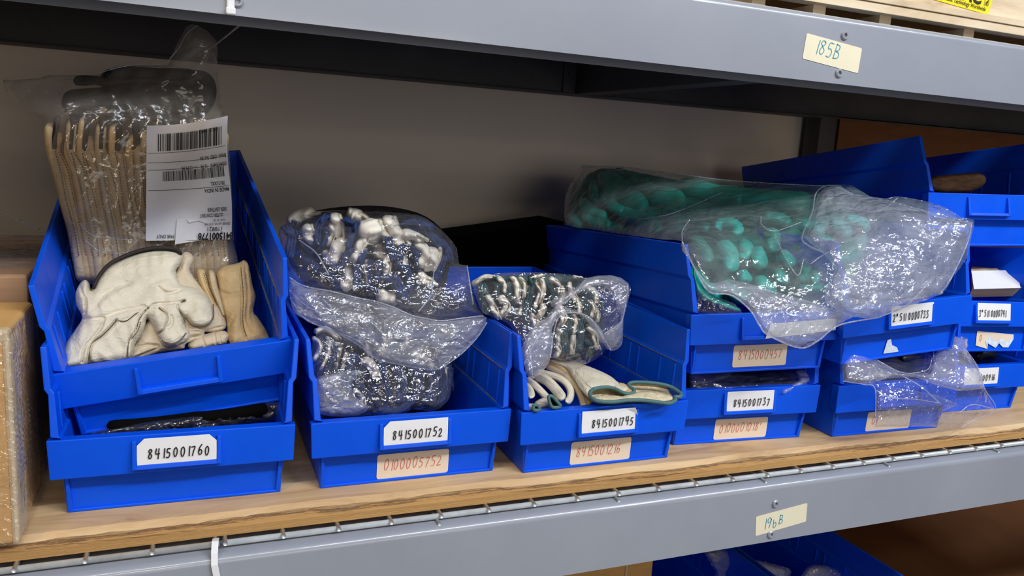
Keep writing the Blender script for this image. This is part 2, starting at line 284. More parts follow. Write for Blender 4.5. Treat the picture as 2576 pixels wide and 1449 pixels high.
def patch(name, outline, depth, bulge, r, mat, parent=None, step=5, back=None, creases=(), crum=(), waves=(), loop=0, label=None, seed=1, edge=8, fine=None):
    """A solid (or a film) whose outline was traced: rays are met with a depth field in metres and puffed by 'bulge'."""
    O = smooth_loop(outline, loop) if loop else np.array(outline, float)
    F = tps(depth); lo, hi = O.min(0)-step, O.max(0)+step
    nx = int((hi[0]-lo[0])/step)+2; ny = int((hi[1]-lo[1])/step)+2
    gx, gy = np.meshgrid(lo[0]+np.arange(nx)*step, lo[1]+np.arange(ny)*step); P = np.stack([gx.ravel(), gy.ravel()], 1)
    ins = inside(P, O); d, near = segdist(P, O, True)
    I = ins.reshape(ny, nx); keep = (I[:-1, :-1] | I[1:, :-1] | I[:-1, 1:] | I[1:, 1:])
    idx = np.arange(nx*ny).reshape(ny, nx); q = np.stack([idx[:-1, :-1], idx[1:, :-1], idx[1:, 1:], idx[:-1, 1:]], -1)[keep]
    snap = (~ins) | (d < step*.35); P2 = np.where(snap[:, None], near, P); dd = np.where(snap, 0, d)
    t = np.clip(dd/r, 0, 1); prof = np.sqrt(1-(1-t)**2); h = bulge*prof
    fade = np.clip(dd/edge, 0, 1)
    used = np.unique(q); U = P2[used]; hh = h[used].copy()
    for cpl, dep, wd in creases:
        c_, _ = segdist(U, polyline(cpl, max(8, len(cpl)*5)), False); hh -= dep*np.exp(-(c_/wd)**2)*fade[used]
        hh += dep*.12*np.exp(-((c_-wd*2.0)/wd/1.2)**2)*fade[used]
    for k, (amp, size) in enumerate(crum): hh += amp*crumple(U, seed*17+k, size)*np.maximum(fade[used], .25)
    for k, (amp, lam, ang) in enumerate(waves):
        a = math.radians(ang); s_ = U[:, 0]*math.cos(a)+U[:, 1]*math.sin(a); o_ = -U[:, 0]*math.sin(a)+U[:, 1]*math.cos(a)
        hh += amp*np.sin(s_/lam*6.28+1.5*np.sin(o_/lam*1.7+k)+seed)*fade[used]*(.5+.5*np.sin(o_/lam*2.1+s_/lam+k*2))
    base = F(U[:, 0], U[:, 1]); V = at(U[:, 0], U[:, 1], base-hh)
    rm = np.full(nx*ny, -1); rm[used] = np.arange(len(used)); f1 = rm[q]; verts = V; faces = [tuple(x) for x in f1[:, ::-1]]
    if back is not None:
        sn = snap[used]; pb = prof[used]; VB = at(U[:, 0], U[:, 1], base+back*pb); m2 = np.where(sn, np.arange(len(used)), len(used)+np.cumsum(~sn)-1)
        verts = np.vstack([V, VB[~sn]]); faces += [tuple(x) for x in m2[f1]]
    # clean degenerate faces
    mb = MB(); mb.v = [tuple(p) for p in verts]; mb.f = faces; mb.sm = [True]*len(faces)
    o = mb.build(name, mat, parent)
    import bmesh
    bm = bmesh.new(); bm.from_mesh(o.data); bmesh.ops.remove_doubles(bm, verts=bm.verts, dist=2e-5); bmesh.ops.dissolve_degenerate(bm, edges=bm.edges, dist=1e-6); bmesh.ops.recalc_face_normals(bm, faces=bm.faces) if back is not None else None
    bm.to_mesh(o.data); bm.free()
    for p in o.data.polygons: p.use_smooth = True
    if label: o['label'] = label
    return o
def lobe(mb, path, wpx, Y, dy, n=22, m=14, pw=3.0, seam=0., tip=.25, taper=0., dent=0., ph=0.):
    """A padded strip: swept ellipse, wpx wide in the image plane at depth Y, dy deep to each side; ends rounded."""
    path = [p if len(p) > 2 else tuple(p)+(Y,) for p in path]
    P = polyline(path, n, True); T = np.gradient(P[:, :2], axis=0); T /= np.linalg.norm(T, axis=1)[:, None]+1e-9; N = np.stack([-T[:, 1], T[:, 0]], 1)
    sl = np.concatenate([[0], np.cumsum(np.linalg.norm(np.diff(P[:, :2], axis=0), axis=1))]); L = sl[-1]; s = sl/max(L, 1e-9)
    en = np.clip(wpx*.5/max(L, 1), .05, .5)
    e = np.minimum(np.clip(s/en, 0, 1), np.clip((1-s)/en, 0, 1)); wprof = np.sqrt(np.clip(1-(1-e)**2, .004, 1))
    wprof = wprof*(1-max(taper, 0)*s+min(taper, 0)*(1-s))
    rings = []
    for k in range(m):
        a = 2*math.pi*k/m; ca, sa = math.cos(a), math.sin(a); ex = 2/pw
        cx = math.copysign(abs(ca)**(ex if pw > 2 else 1), ca); sx = math.copysign(abs(sa)**(ex if pw > 2 else 1), sa)
        g = 1-(seam*math.exp(-((a-4.71)/.35)**2))
        X = P[:, 0]+N[:, 0]*cx*wpx/2*wprof; Yp = P[:, 1]+N[:, 1]*cx*wpx/2*wprof; D = P[:, 2]+sx*dy*wprof*g*(1+dent*np.sin(s*9+ph+ca*3)+dent*np.sin(s*17-ph+2*a))
        X = X+dent*wpx*.5*np.sin(s*8+ph+sa); Yp = Yp+dent*wpx*.4*np.sin(s*11+2*ph+ca)
        rings.append(at(X, Yp, D))
    R = np.stack(rings, 1); vs = R.reshape(-1, 3); fs = []
    for i in range(n-1):
        for k in range(m): fs.append((i*m+k, i*m+(k+1) % m, (i+1)*m+(k+1) % m, (i+1)*m+k))
    fs.append(tuple(range(m))[::-1]); fs.append(tuple((n-1)*m+k for k in range(m)))
    mb.add(vs, fs, True); return mb
def pxtube(mb, pts, Y, rad, n=6, k=60, closed=False):
    P = smooth_loop([p if len(p) > 2 else tuple(p)+(Y,) for p in pts], 6) if closed else polyline([p if len(p) > 2 else tuple(p)+(Y,) for p in pts], k)
    return mb.tube(list(at(P[:, 0], P[:, 1], P[:, 2])), rad, n, closed)
# ------------------------------------------------------------------ hand lettering
STK = {'0': [[(.5, 1), (.2, .85), (.1, .45), (.3, .05), (.6, 0), (.85, .3), (.88, .7), (.6, 1), (.45, .98)]],
 '1': [[(.5, 1), (.48, .5), (.5, 0)]], '2': [[(.1, .8), (.35, 1), (.7, .95), (.8, .7), (.5, .35), (.1, .03), (.5, .02), (.95, .05)]],
 '3': [[(.1, .95), (.7, 1), (.45, .6), (.8, .45), (.75, .12), (.4, 0), (.1, .1)]],
 '4': [[(.2, 1), (.15, .5), (.9, .5)], [(.75, 1), (.7, 0)]], '5': [[(.85, 1), (.3, 1), (.2, .6), (.6, .6), (.85, .35), (.6, .02), (.15, .05)]],
 '6': [[(.7, 1), (.3, .7), (.12, .3), (.35, 0), (.75, .1), (.75, .4), (.4, .5), (.15, .3)]], '7': [[(.1, .97), (.85, 1), (.6, .5), (.4, 0)]],
 '8': [[(.75, .9), (.4, 1), (.15, .8), (.5, .55), (.85, .3), (.55, 0), (.2, .15), (.35, .5), (.8, .8), (.7, .95)]],
 '9': [[(.8, .8), (.5, 1), (.2, .8), (.35, .5), (.8, .65), (.82, .85), (.75, .4), (.6, 0)]],
 'B': [[(.15, 0), (.2, 1)], [(.2, .98), (.7, .9), (.65, .6), (.25, .52), (.8, .4), (.75, .08), (.15, 0)]],
 'q': [[(.0, 0), (.35, .9), (.5, .95), (.9, .5), (.7, .45), (.9, .2), (.55, 0)]],
 'b': [[(.15, .8), (.3, 0), (.75, .15), (.65, .5), (.25, .45)]],
 '"': [[(.2, 1), (.15, .7)], [(.5, 1), (.45, .7)]], "'": [[(.3, 1), (.25, .75)]], ' ': [], '°': [[(.3, .95), (.45, .75), (.2, .7), (.25, .95)]]}
def write(S, text, x0, z0, h, adv, th, name, mat, parent, seed=0, slant=0., cw=.44):
    g = random.Random(seed); mb = MB(); x = x0
    for ch in text:
        dz = g.uniform(-.06, .06)*h; sc_ = g.uniform(.92, 1.06)
        for st in STK.get(ch, []):
            P = polyline([(x+(px_*cw+slant*pz)*h*sc_, z0+dz+pz*h*sc_) for px_, pz in st], max(6, len(st)*4)) if len(st) > 2 else np.array([(x+(px_*cw+slant*pz)*h*sc_, z0+dz+pz*h*sc_) for px_, pz in st])
            T = np.gradient(P, axis=0); T /= np.linalg.norm(T, axis=1)[:, None]+1e-12; N = np.stack([-T[:, 1], T[:, 0]], 1)*th/2
            P[0] -= T[0]*th/2; P[-1] += T[-1]*th/2; n = len(P)
            vs = [S(*(p+q)) for p, q in zip(P, N)]+[S(*(p-q)) for p, q in zip(P, N)]
            mb.add(vs, [(i, i+1, n+i+1, n+i) for i in range(n-1)])
        x += adv*(.55 if ch == '1' else .6 if ch in ' "' else 1.0)*h*g.uniform(.95, 1.05)
    return mb.build(name, mat, parent)
def printed(S, text, x0, z0, size, name, mat, parent, bold=0., shear=0., sx=1.0):
    cu = bpy.data.curves.new('t', 'FONT'); cu.body = text; cu.size = 1; cu.offset = bold; cu.shear = shear; cu.resolution_u = 3
    o = bpy.data.objects.new('t', cu); COL.objects.link(o); bpy.context.view_layer.update(); dg = bpy.context.evaluated_depsgraph_get()
    me = o.evaluated_get(dg).to_mesh(); mb = MB()
    mb.add([S(x0+v.co.x*size*sx, z0+v.co.y*size) for v in me.vertices], [tuple(p.vertices) for p in me.polygons])
    bpy.data.objects.remove(o); return mb.build(name, mat, parent)
def textmb(mb, S, text, x0, z0, size, bold=0., sx=1.0, shear=0., w=None):
    cu = bpy.data.curves.new('t', 'FONT'); cu.body = text; cu.size = 1; cu.offset = bold; cu.resolution_u = 3; cu.shear = shear
    o = bpy.data.objects.new('t', cu); COL.objects.link(o); bpy.context.view_layer.update(); dg = bpy.context.evaluated_depsgraph_get()
    me = o.evaluated_get(dg).to_mesh(); sx = w/(max(v.co.x for v in me.vertices)*size) if w else sx; mb.add([S(x0+v.co.x*size*sx, z0+v.co.y*size) for v in me.vertices], [tuple(p.vertices) for p in me.polygons]); bpy.data.objects.remove(o)
# ================================================================== SETTING
mb = MB().box(-3, 4, .662, .72, -1.2, 2.4); o = mb.build('wall_back', MT['wall']); o['kind'] = 'structure'
mb = MB().box(-3, 4, -4.2, .80, -1.25, -1.2); o = mb.build('floor', MT['floor']); o['kind'] = 'structure'
# ------------------------------------------------------------------ shelving unit
su = thing('shelving_unit', 'grey painted steel shelving rack with two long front beams holding the blue bins', 'shelving rack', (0, 0, -1.2))
def beam(z0, z1, name, y0=-.022, y1=.030, mat='grey'):
    prof = [(y0, z0), (y0, z1-.0075)]+[(y0+.0075-.0075*math.cos(a), z1-.0075+.0075*math.sin(a)) for a in (.2, .4, .6, .8, 1.0, 1.2, 1.4, 1.57)]+[(y1, z1+.001), (y1, z1-.022), (y1+.012, z1-.022), (y1+.012, z0), (y1+.010, z0), (y1+.010, z1-.024), (y1-.002, z1-.024), (y1-.002, z1-.002), (y0+.007, z1-.003), (y0+.003, z1-.007), (y0+.002, z0)]
    n = len(prof); b_ = MB(); vs = [(x, y, z) for x in (-1.6, 2.6) for y, z in prof]
    fs = [(i, n+i, n+(i+1) % n, (i+1) % n) for i in range(n)]
    b_.add(vs, fs, True); b_.add([(-1.6, y, z) for y, z in prof], [tuple(range(n))]); b_.add([(2.6, y, z) for y, z in prof], [tuple(range(n))[::-1]])
    o_ = b_.build(name, MT[mat], su); m_ = o_.modifiers.new('n', 'EDGE_SPLIT'); m_.split_angle = .6; return o_
bl = beam(-.0985, -.0262, 'lower_front_beam'); bu = beam(.4248, .4935, 'upper_front_beam')
MB().box(-1.6, 2.6, .600, .640, .4355, .502).box(-1.6, 2.6, .590, .600, .4355, .438).build('upper_rear_beam', MT['darksteel'], su, .001)
MB().box(-1.6, 2.6, .600, .640, -.0985, -.022).build('lower_rear_beam', MT['darksteel'], su, .001)
ct = MB().box(.542, .580, .02, .600, .4365, .492).build('cross_tie', MT['darksteel'], su, .001)
MB().box(.517, .541, .594, .600, .437, .494).tube([(.529, .594, .470), (.529, .590, .470)], .0035, 10).build('tie_bracket', MT['darksteel'], su, .0006)
MB().box(-1.6, 2.6, .06, .6, .4965, .4995).build('deck_support', MT['darksteel'], su)
for px_ in (1.112, -1.3):
    MB().box(px_, px_+.045, .605, .650, -1.2, 1.2).build('upright_post', MT['darksteel'], su, .002)
def screw(x, z, y, par):
    b_ = MB(); n = 20
    for r0, r1, ya, yb in ((.0048, .0048, y, y-.0012), (.0048, .0036, y-.0012, y-.0024), (.0036, .0022, y-.0024, y-.0022), (.0022, .0020, y-.0022, y+.0010)):
        vs = [(x+r*math.cos(6.2832*k/n), yy, z+r*math.sin(6.2832*k/n)) for r, yy in ((r0, ya), (r1, yb)) for k in range(n)]
        b_.add(vs, [(k, (k+1) % n, n+(k+1) % n, n+k) for k in range(n)], True)
    b_.add([(x+.002*math.cos(6.2832*k/6), y-.0002, z+.002*math.sin(6.2832*k/6)) for k in range(6)], [tuple(range(6))])
    return b_.build('screw', MT['grey'], par)
for x, z in ((.546, .4745), (.5448, .4358), (-.0585, .4355)): screw(x, z, -.022, bu)
for x, z in ((.533, -.0510), (.5318, -.0892)): screw(x, z, -.022, bl)
def quadlabel(c, y, th, name, mat, par, rnd=.0015):
    # c: 4 corners (x,z) ccw from bottom-left, rounded
    C = [np.array(p) for p in c]; pts = []
    for i in range(4):
        a, b_, d = C[i-1], C[i], C[(i+1) % 4]
        for t in (0, .5, 1):
            e1 = b_+(a-b_)/np.linalg.norm(a-b_)*rnd*(1-t); e2 = b_+(d-b_)/np.linalg.norm(d-b_)*rnd*t; pts.append(e1+e2-b_ if 0 else (b_+(e1-b_)*.9+(e2-b_)*.9 if t in (0, 1) else b_+((a-b_)/np.linalg.norm(a-b_)+(d-b_)/np.linalg.norm(d-b_))*rnd*.3))
    n = len(pts); m_ = MB(); m_.add([(p[0], y, p[1]) for p in pts]+[(p[0], y-th, p[1]) for p in pts], [tuple(range(n)), tuple(range(n, 2*n))[::-1]]+[(i, (i+1) % n, n+(i+1) % n, n+i) for i in range(n)])
    return m_.build(name, mat, par)
lb = quadlabel([(.494, .446), (.571, .438), (.5722, .464), (.4958, .4715)], -.0222, .0003, 'location_label', MT['slabel'], bu); lb['label'] = 'cream sticker with 185B written in teal pen'
a_ = math.atan2(-.0075, .0765)
def SL(ox, oz, an, y):
    return lambda x, z: (ox+x*math.cos(an)-z*math.sin(an), y, oz+x*math.sin(an)+z*math.cos(an))
write(SL(.494, .446, a_, -.0228), '185B', .0125, .0085, .0140, .74, .0009, 'handwriting', MT['teal'], lb, 3, .12, .60)
lb = quadlabel([(.5095, -.0885), (.583, -.0800), (.5815, -.0560), (.5070, -.0640)], -.0222, .0003, 'location_label', MT['slabel'], bl); lb['label'] = 'cream sticker with 190B written in teal pen'
a_ = math.atan2(.0082, .0745)
write(SL(.5095, -.0885, a_, -.0228), '19b', .010, .0055, .0125, .66, .0009, 'handwriting', MT['teal'], lb, 5, .15, .58)
write(SL(.5095, -.0885, a_, -.0228), 'B', .0325, .0070, .0105, .75, .0009, 'handwriting', MT['teal'], lb, 6, .15, .6)
# ------------------------------------------------------------------ plywood shelves
m_ = MB()
nX = 260; g = random.Random(4)
rows = [(.6, 0.0), (.0105, 0.0), (.0040, -.0040), (.0008, -.0080), (0.0, -.0105), (0.0, -.0180), (.6, -.0180)]
vs = []
for i in range(nX+1):
    x = -1.0+2.6*i/nX
    for k, (y, z) in enumerate(rows):
        j = .0011*math.sin(x*37+k)+.0016*math.sin(x*11+1)+g.uniform(-.0008, .0008)
        vs.append((x, y+(j if k in (1, 2, 3) else 0), z+(j*.35 if k in (2, 3) else 0)))
R_ = len(rows)
pf = [(i*R_+k, i*R_+k+1, (i+1)*R_+k+1, (i+1)*R_+k) for i in range(nX) for k in range(R_-1)]+[(i*R_+R_-1, i*R_, (i+1)*R_, (i+1)*R_+R_-1) for i in range(nX)]
m_.add(vs, pf); ply = m_.build('plywood_shelf_board', MT['ply'], loc=(0, .3, -.01))
ply.data.materials.append(MT['plyedge'])
for p in ply.data.polygons:
    if p.index < nX*(R_-1) and p.index % (R_-1) in (2, 3, 4): p.material_index = 1
tag(ply, 'worn plywood board under the blue bins with a splintered front edge', 'shelf board')
o = MB().box(-1.0, 1.9, .075, .6, .4998, .5035).build('plywood_upper_board', MT['ply'], bevel=.001); tag(o, 'plywood board of the upper shelf under the wooden crate', 'shelf board')
# ------------------------------------------------------------------ wire decks
def deck(x0, x1, xs, low, lab):
    t = thing('wire_deck', lab, 'wire deck', ((x0+x1)/2, .1, -.0252), group=None)
    MB().tube([(x0, -.0068, -.0216), (x1, -.0068, -.0216)], .0028, 12).build('front_rod', MT['zinc'], t)
    for i, x in enumerate(xs):
        MB().tube([(x, -.0118, -.0199), (x, .59, -.0199)], .0021, 10).build('cross_wire', MT['zinc'], t)
    for x in low: MB().tube([(x, -.0165, -.0252), (x, .05, -.0252)], .0019, 10).build('short_wire', MT['zinc'], t)
deck(-.9, -.0725, [-.076-.0505*i for i in range(12)], [], 'zinc wire deck left of the white cable tie under the plywood edge')
deck(-.0665, 1.6, [-.068+.0496*i for i in range(33)], [.127, .326, .521, .713, .911], 'zinc wire deck right of the white cable tie under the plywood edge')
# cable ties
m_ = MB(); P = [(-.0755, -.004, -.0185), (-.0765, -.014, -.0160), (-.0773, -.0215, -.022), (-.0775, -.0245, -.032), (-.0745, -.0250, -.050), (-.070, -.0255, -.066), (-.066, -.026, -.080)]
vs = []
for x, y, z in P: vs += [(x-.0028, y, z), (x+.0028, y, z), (x+.0028, y+.0012, z+.0005), (x-.0028, y+.0012, z+.0005)]
m_.add(vs, [(4*i+k, 4*i+(k+1) % 4, 4*i+4+(k+1) % 4, 4*i+4+k) for i in range(len(P)-1) for k in range(4)]+[(0, 3, 2, 1)])
m_.tube([(-.064, -.026, -.052), (-.058, -.027, -.050), (-.056, -.027, -.056), (-.060, -.027, -.060)], .0014, 6)
tag(m_.build('cable_tie', MT['nylon'], bevel=.0003), 'white nylon cable tie hanging over the lower grey beam', 'cable tie')
m_ = MB(); m_.box(-.0665, -.0605, -.0250, -.0222, .4262, .505); m_.box(-.0672, -.0598, -.0272, -.0222, .4245, .4300)
tag(m_.build('cable_tie', MT['nylon'], bevel=.0012), 'white nylon cable tie on the upper grey beam at the top of the photo', 'cable tie')
# ------------------------------------------------------------------ BINS
def hw(z):
    Z = [0, .0700, .0742, .1095, .1140, .1495]; Wd = [.0897, .0945, .0985, .0998, .1028, .1055]; return float(np.interp(z, Z, Wd))
BD, BH, ZL, ZB = .454, .1495, .0719, .0362
def bin_body_mb():
    b_ = MB()
    zo = [0, .0700, .0742, .1095, .1140, BH]
    def yf(z): return .0125 if z < .0715 else .0005+.0150*(z-.0719)/(BH-.0719) if z > .0719 else .0005
    def yb(z): return BD-.010*(1-z/BH)
    zi = [.003, .0725, .0745, .1110, .1145, BH]
    def hi(z): return hw(max(z-.002, 0))-(.0048 if z < .113 else .0043)
    for s in (-1, 1):
        O = [(s*hw(z), z) for z in zo]; I = [(s*hi(z), z) for z in zi][::-1]; prof = O+I; n = len(prof)
        vs = [(x, yf(z), z) for x, z in prof]+[(x, yb(z), z) for x, z in prof]
        fs = []
        for i in range(n):
            j = (i+1) % n; fs.append((i, j, n+j, n+i) if s > 0 else (i, n+i, n+j, j))
        # end caps as quads between outer and inner profile
        k = len(O)
        for i in range(k-1):
            a, b2, c_, d_ = i, i+1, n-2-i, n-1-i
            fs.append((a, d_, c_, b2) if s > 0 else (a, b2, c_, d_)); a, b2, c_, d_ = [q+n for q in (a, b2, c_, d_)]
            fs.append((a, b2, c_, d_) if s > 0 else (a, d_, c_, b2))
        b_.add(vs, fs)
        for yr in (.020, .050, .098, .118, .166, .186, .234, .254, .302, .322, .370, .390):   # slot ribs inside the wall
            x0 = s*hi(.08); x1 = s*(hi(.08)-.0022)
            b_.hexa([(min(x0, x1), yr, .0755), (max(x0, x1), yr, .0755), (max(x0, x1), yr+.003, .0755), (min(x0, x1), yr+.003, .0755), (min(x0, x1)+s*.0013, yr, .1085), (max(x0, x1)+s*.0013, yr, .1085), (max(x0, x1)+s*.0013, yr+.003, .1085), (min(x0, x1)+s*.0013, yr+.003, .1085)])
    b_.box(-.0893, .0893, .0128, BD-.0105, 0, .003)
    for i in range(5):   # back wall
        z0, z1 = zo[i], zo[i+1]
        b_.hexa([(-hw(z0)+.001, yb(z0)-.004, z0), (hw(z0)-.001, yb(z0)-.004, z0), (hw(z0)-.001, yb(z0), z0), (-hw(z0)+.001, yb(z0), z0), (-hw(z1)+.001, yb(z1)-.004, z1), (hw(z1)-.001, yb(z1)-.004, z1), (hw(z1)-.001, yb(z1), z1), (-hw(z1)+.001, yb(z1), z1)])
    # lower front wall
    h0, h1 = .0895, .0935
    b_.hexa([(-h0, .0150, 0), (h0, .0150, 0), (h0, .0185, 0), (-h0, .0185, 0), (-h1, .0122, .070), (h1, .0122, .070), (h1, .0157, .070), (-h1, .0157, .070)])
    # front band and lip
    h0, h1 = .1003, .1015
    b_.hexa([(-h0, .0008, ZB), (h0, .0008, ZB), (h0-.004, .0165, ZB+.004), (-h0+.004, .0165, ZB+.004), (-h1, 0, ZL), (h1, 0, ZL), (h1, .0118, ZL-.0010), (-h1, .0118, ZL-.0010)])
    return b_
def holder_mb():
    b_ = MB(); x0, x1, z0, z1 = -.0365, .0365, .0415, .0670
    b_.hexa([(x0, -.0052, z0), (x1, -.0052, z0), (x1, .0008, z0-.001), (x0, .0008, z0-.001), (x0+.003, -.0040, z0+.0042), (x1-.003, -.0040, z0+.0042), (x1-.003, .0008, z0+.0042), (x0+.003, .0008, z0+.0042)])
    for s in (-1, 1):
        a, c_ = (x0, x0+.0042) if s < 0 else (x1-.0042, x1)
        b_.hexa([(a, -.0052, z0), (c_, -.0052, z0), (c_, .0008, z0), (a, .0008, z0), (a+(.0 if s < 0 else .0008), -.0024, z1), (c_-(.0008 if s < 0 else 0), -.0024, z1), (c_, .0008, z1), (a, .0008, z1)])
    return b_
bin_mesh = None
def make_bin(lab, loc, yaw=0, pitch=0, roll=0, group='blue shelf bins with open fronts'):
    global bin_mesh
    t = bpy.data.objects.new('storage_bin', None); t.empty_display_size = .02; COL.objects.link(t); t.location = loc
    t.rotation_mode = 'XYZ'
    Rz = Matrix.Rotation(math.radians(yaw), 4, 'Z'); Rx = Matrix.Rotation(math.radians(pitch), 4, 'X'); Ry = Matrix.Rotation(math.radians(roll), 4, 'Y')
    t.matrix_world = Matrix.Translation(loc) @ Rz @ Rx @ Ry
    ORG[t.name] = np.zeros(3); tag(t, lab, 'storage bin', group)
    if bin_mesh is None:
        o1 = bin_body_mb().build('bin_body', MT['blue'], t, bevel=.0009, seg=2); o2 = holder_mb().build('label_holder', MT['blue'], t, bevel=.0006)
        bin_mesh = (o1, o2)
    else:
        for s_ in bin_mesh:
            c_ = s_.copy(); COL.objects.link(c_); c_.parent = t; ORG[c_.name] = np.zeros(3)
    return t
def SB(y, x=0., z=0., an=0.):
    return lambda a, b_: (x+a*math.cos(an)-b_*math.sin(an), y(z+b_) if callable(y) else y, z+a*math.sin(an)+b_*math.cos(an))
def dust(t):
    b_ = MB(); g = random.Random(3)
    for z, w0 in ((.1114, .0050), (.0742, .0042)):
        x = hw(z-.002)-.0052
        vs = []
        for k in range(80): vs += [(x-g.uniform(.0004, .0012), .018+k*.0053, z), (x+w0-g.uniform(.001, .0016), .018+k*.0053, z+.0004)]
        b_.add(vs, [(2*k, 2*k+1, 2*k+3, 2*k+2) for k in range(79)])
    b_.build('dusty_ledge', MT['dust'], t)
def holder_label(t, text, x=0., cut=(1, 0), tw=.052, toff=.0, lab=None, an=0., x0=-.0325, x1=.0325, adv=.92, h=.0084, curl=0):
    y = -.0022; z0, z1 = .0450, .0690
    k = .006; P = [(x0, z0), (x1, z0), (x1, z1-(k if cut[1] else 0)), (x1-(k if cut[1] else 0), z1), (x0+(k if cut[0] else 0), z1), (x0, z1-(k if cut[0] else 0))]
    P = [(a, y-.0016*(1-(b_-z0)/(z1-z0))-.0006*math.sin((a-x0)/(x1-x0)*3.14), b_) for a, b_ in P]
    Q = [(a, yy+.0003, b_) for a, yy, b_ in P]; n = len(P)
    m_ = MB(); m_.add(P+Q, [tuple(range(n)), tuple(range(n, 2*n))[::-1]]+[(i, n+i, n+(i+1) % n, (i+1) % n) for i in range(n)])
    if curl: # turned-down corner of the card
        m_.add([(x1-.012, y-.0008, z1), (x1-.001, y-.0030, z1-.0010), (x1+.0005, y-.0042, z1-.0075), (x1-.002, y-.0012, z1-.004)], [(0, 1, 3), (1, 2, 3)])
    o_ = m_.build('bin_label', MT['paper'], t); o_['label'] = lab or ('white card label reading %s in black' % text.replace('"', ' inch').strip())
    write(SB(lambda z: -.0048+.0016*(z-.045)/.024), text, x0+.0085+toff, z0+.0060, h, adv*1.08, .0010, 'handwriting', MT['ink'], o_, len(text)+int(x*7), .08, .31 if len(text) > 12 else .44)
    return o_
def sticker(t, text, x=.003, an=0., w_=.0745, h_=.0262, z0=.0030, th=.0105, adv=.62, mat='label', lab=None, seed=1, tx=.0065, tz=.009):
    yf = lambda z: .0148-.04*z*1.0-.0004
    c = [(x-w_/2, z0), (x+w_/2, z0+w_*math.tan(an)), (x+w_/2, z0+h_+w_*math.tan(an)), (x-w_/2, z0+h_)]
    r = .0022; pts = []
    for i in range(4):
        b_ = np.array(c[i]); a = np.array(c[i-1]); d = np.array(c[(i+1) % 4]); ua = (a-b_)/np.linalg.norm(a-b_); ud = (d-b_)/np.linalg.norm(d-b_)
        pts += [b_+ua*r, b_+(ua+ud)*r*.3, b_+ud*r]
    n = len(pts); m_ = MB(); m_.add([(p[0], yf(p[1]), p[1]) for p in pts]+[(p[0], yf(p[1])+.0004, p[1]) for p in pts], [tuple(range(n)), tuple(range(n, 2*n))[::-1]]+[(i, n+i, n+(i+1) % n, (i+1) % n) for i in range(n)])
    o_ = m_.build('sticker', MT[mat], t); o_['label'] = lab or 'cream sticker with %s in faint red pen' % text
    write(lambda a, b_: (x-w_/2+a, yf(z0+b_+a*math.tan(an))-.0004, z0+b_+a*math.tan(an)), text, tx, tz, th, adv, .00055, 'handwriting', MT['red'], o_, seed, .12)
    return o_
b1760 = make_bin('blue bin labelled 8415001760 under the tilted glove bin, front left', (-.1061, .0272, 0), -.95)
holder_label(b1760, '8415001760', cut=(1, 1), adv=.62)
b1752 = make_bin('blue bin labelled 8415001752 with bagged navy and white gloves', (.1106, .0235, 0), -.22)
holder_label(b1752, '8415001752', cut=(1, 0), adv=.62); sticker(b1752, '0100005752', seed=2)
b1745 = make_bin('blue bin labelled 8415001745 with loose green-trimmed gloves', (.3187, .0092, 0), -.02)
holder_label(b1745, '8415001745', cut=(0, 0), adv=.62, curl=1, toff=.003); sticker(b1745, '8415001216', seed=3)
b1737 = make_bin('blue bin labelled 8415001737 at the bottom of the green glove stack', (.5254, .0338, 0), -4.45)
holder_label(b1737, '8415001737', cut=(0, 0), adv=.62); sticker(b1737, "0100001018'", seed=4)
bB = make_bin('blue bin with red-inked sticker 8415000457 holding green gloves', (.5253, .0137, .0958), -3.94, -3.55, -.77)
sticker(bB, '8415000457', seed=5, z0=.0055)
m_ = MB().add([(-.006, -.0062, .0425), (.092, -.0062, .0500), (.092, -.0062, .0640), (.0, -.0062, .0600), (-.006, -.0059, .0425), (.092, -.0059, .0500), (.092, -.0059, .0640), (.0, -.0059, .0600)], [(0, 1, 2, 3), (7, 6, 5, 4), (0, 4, 5, 1), (1, 5, 6, 2), (2, 6, 7, 3), (3, 7, 4, 0)])
o = m_.build('bin_label', MT['paper'], bB); o['label'] = 'loose white paper label half hidden by the clear bag'
bA = make_bin('tilted blue bin on top at left, empty label frame, full of cream gloves', (-.0979, .0713, .0632), 2.09, 11.45, -6.72)
b733L = make_bin('blue bin on the shelf with a clear bag spilling over its front', (.7485, .0141, 0), -1.83)
sticker(b733L, '01', seed=6, tx=.008)
bC = make_bin('blue bin labelled 2 inch 511 0000733, slightly tipped on its stack', (.7193, -.0120, .1113), -1.69, -1.12, -4.32)
holder_label(bC, '2" 511 0000733', cut=(0, 0), adv=.52, toff=-.0065, h=.0086, x0=-.0320, x1=.0350)
g = random.Random(8)
m_ = MB(); m_.add([(-.0235, .0135, .0060), (.0010, .0135, .0060), (-.0025, .0130, .0120), (-.0110, .0129, .0160), (-.0135, .0128, .0240), (-.0190, .0128, .0230), (-.0215, .0130, .0140)], [(0, 1, 2, 3, 4, 5, 6)])
m_.build('torn_label', MT['torn'], bC)['label'] = 'white scrap of a torn-off sticker'
bF = make_bin('blue bin with label ending 000916 at the far right bottom', (.9499, .0566, .0), -3.0)
o = holder_label(bF, '000916', cut=(0, 0), adv=.62, toff=.020, lab='white card label ending 000916 in black')
bE = make_bin('blue bin labelled 3 inch 511 0000741 holding a small open box', (.93, .0342, .0977), -.51, -6.83, 1.9)
holder_label(bE, '3" 511 0000741', cut=(0, 0), adv=.52, toff=-.0065, h=.0084)
P = [(.000, .0290), (.0, .0085), (.024, .0035), (.0235, .012), (.040, .0050), (.046, .0120), (.055, .0060), (.066, .0060), (.0745, .0170), (.0745, .0240)]
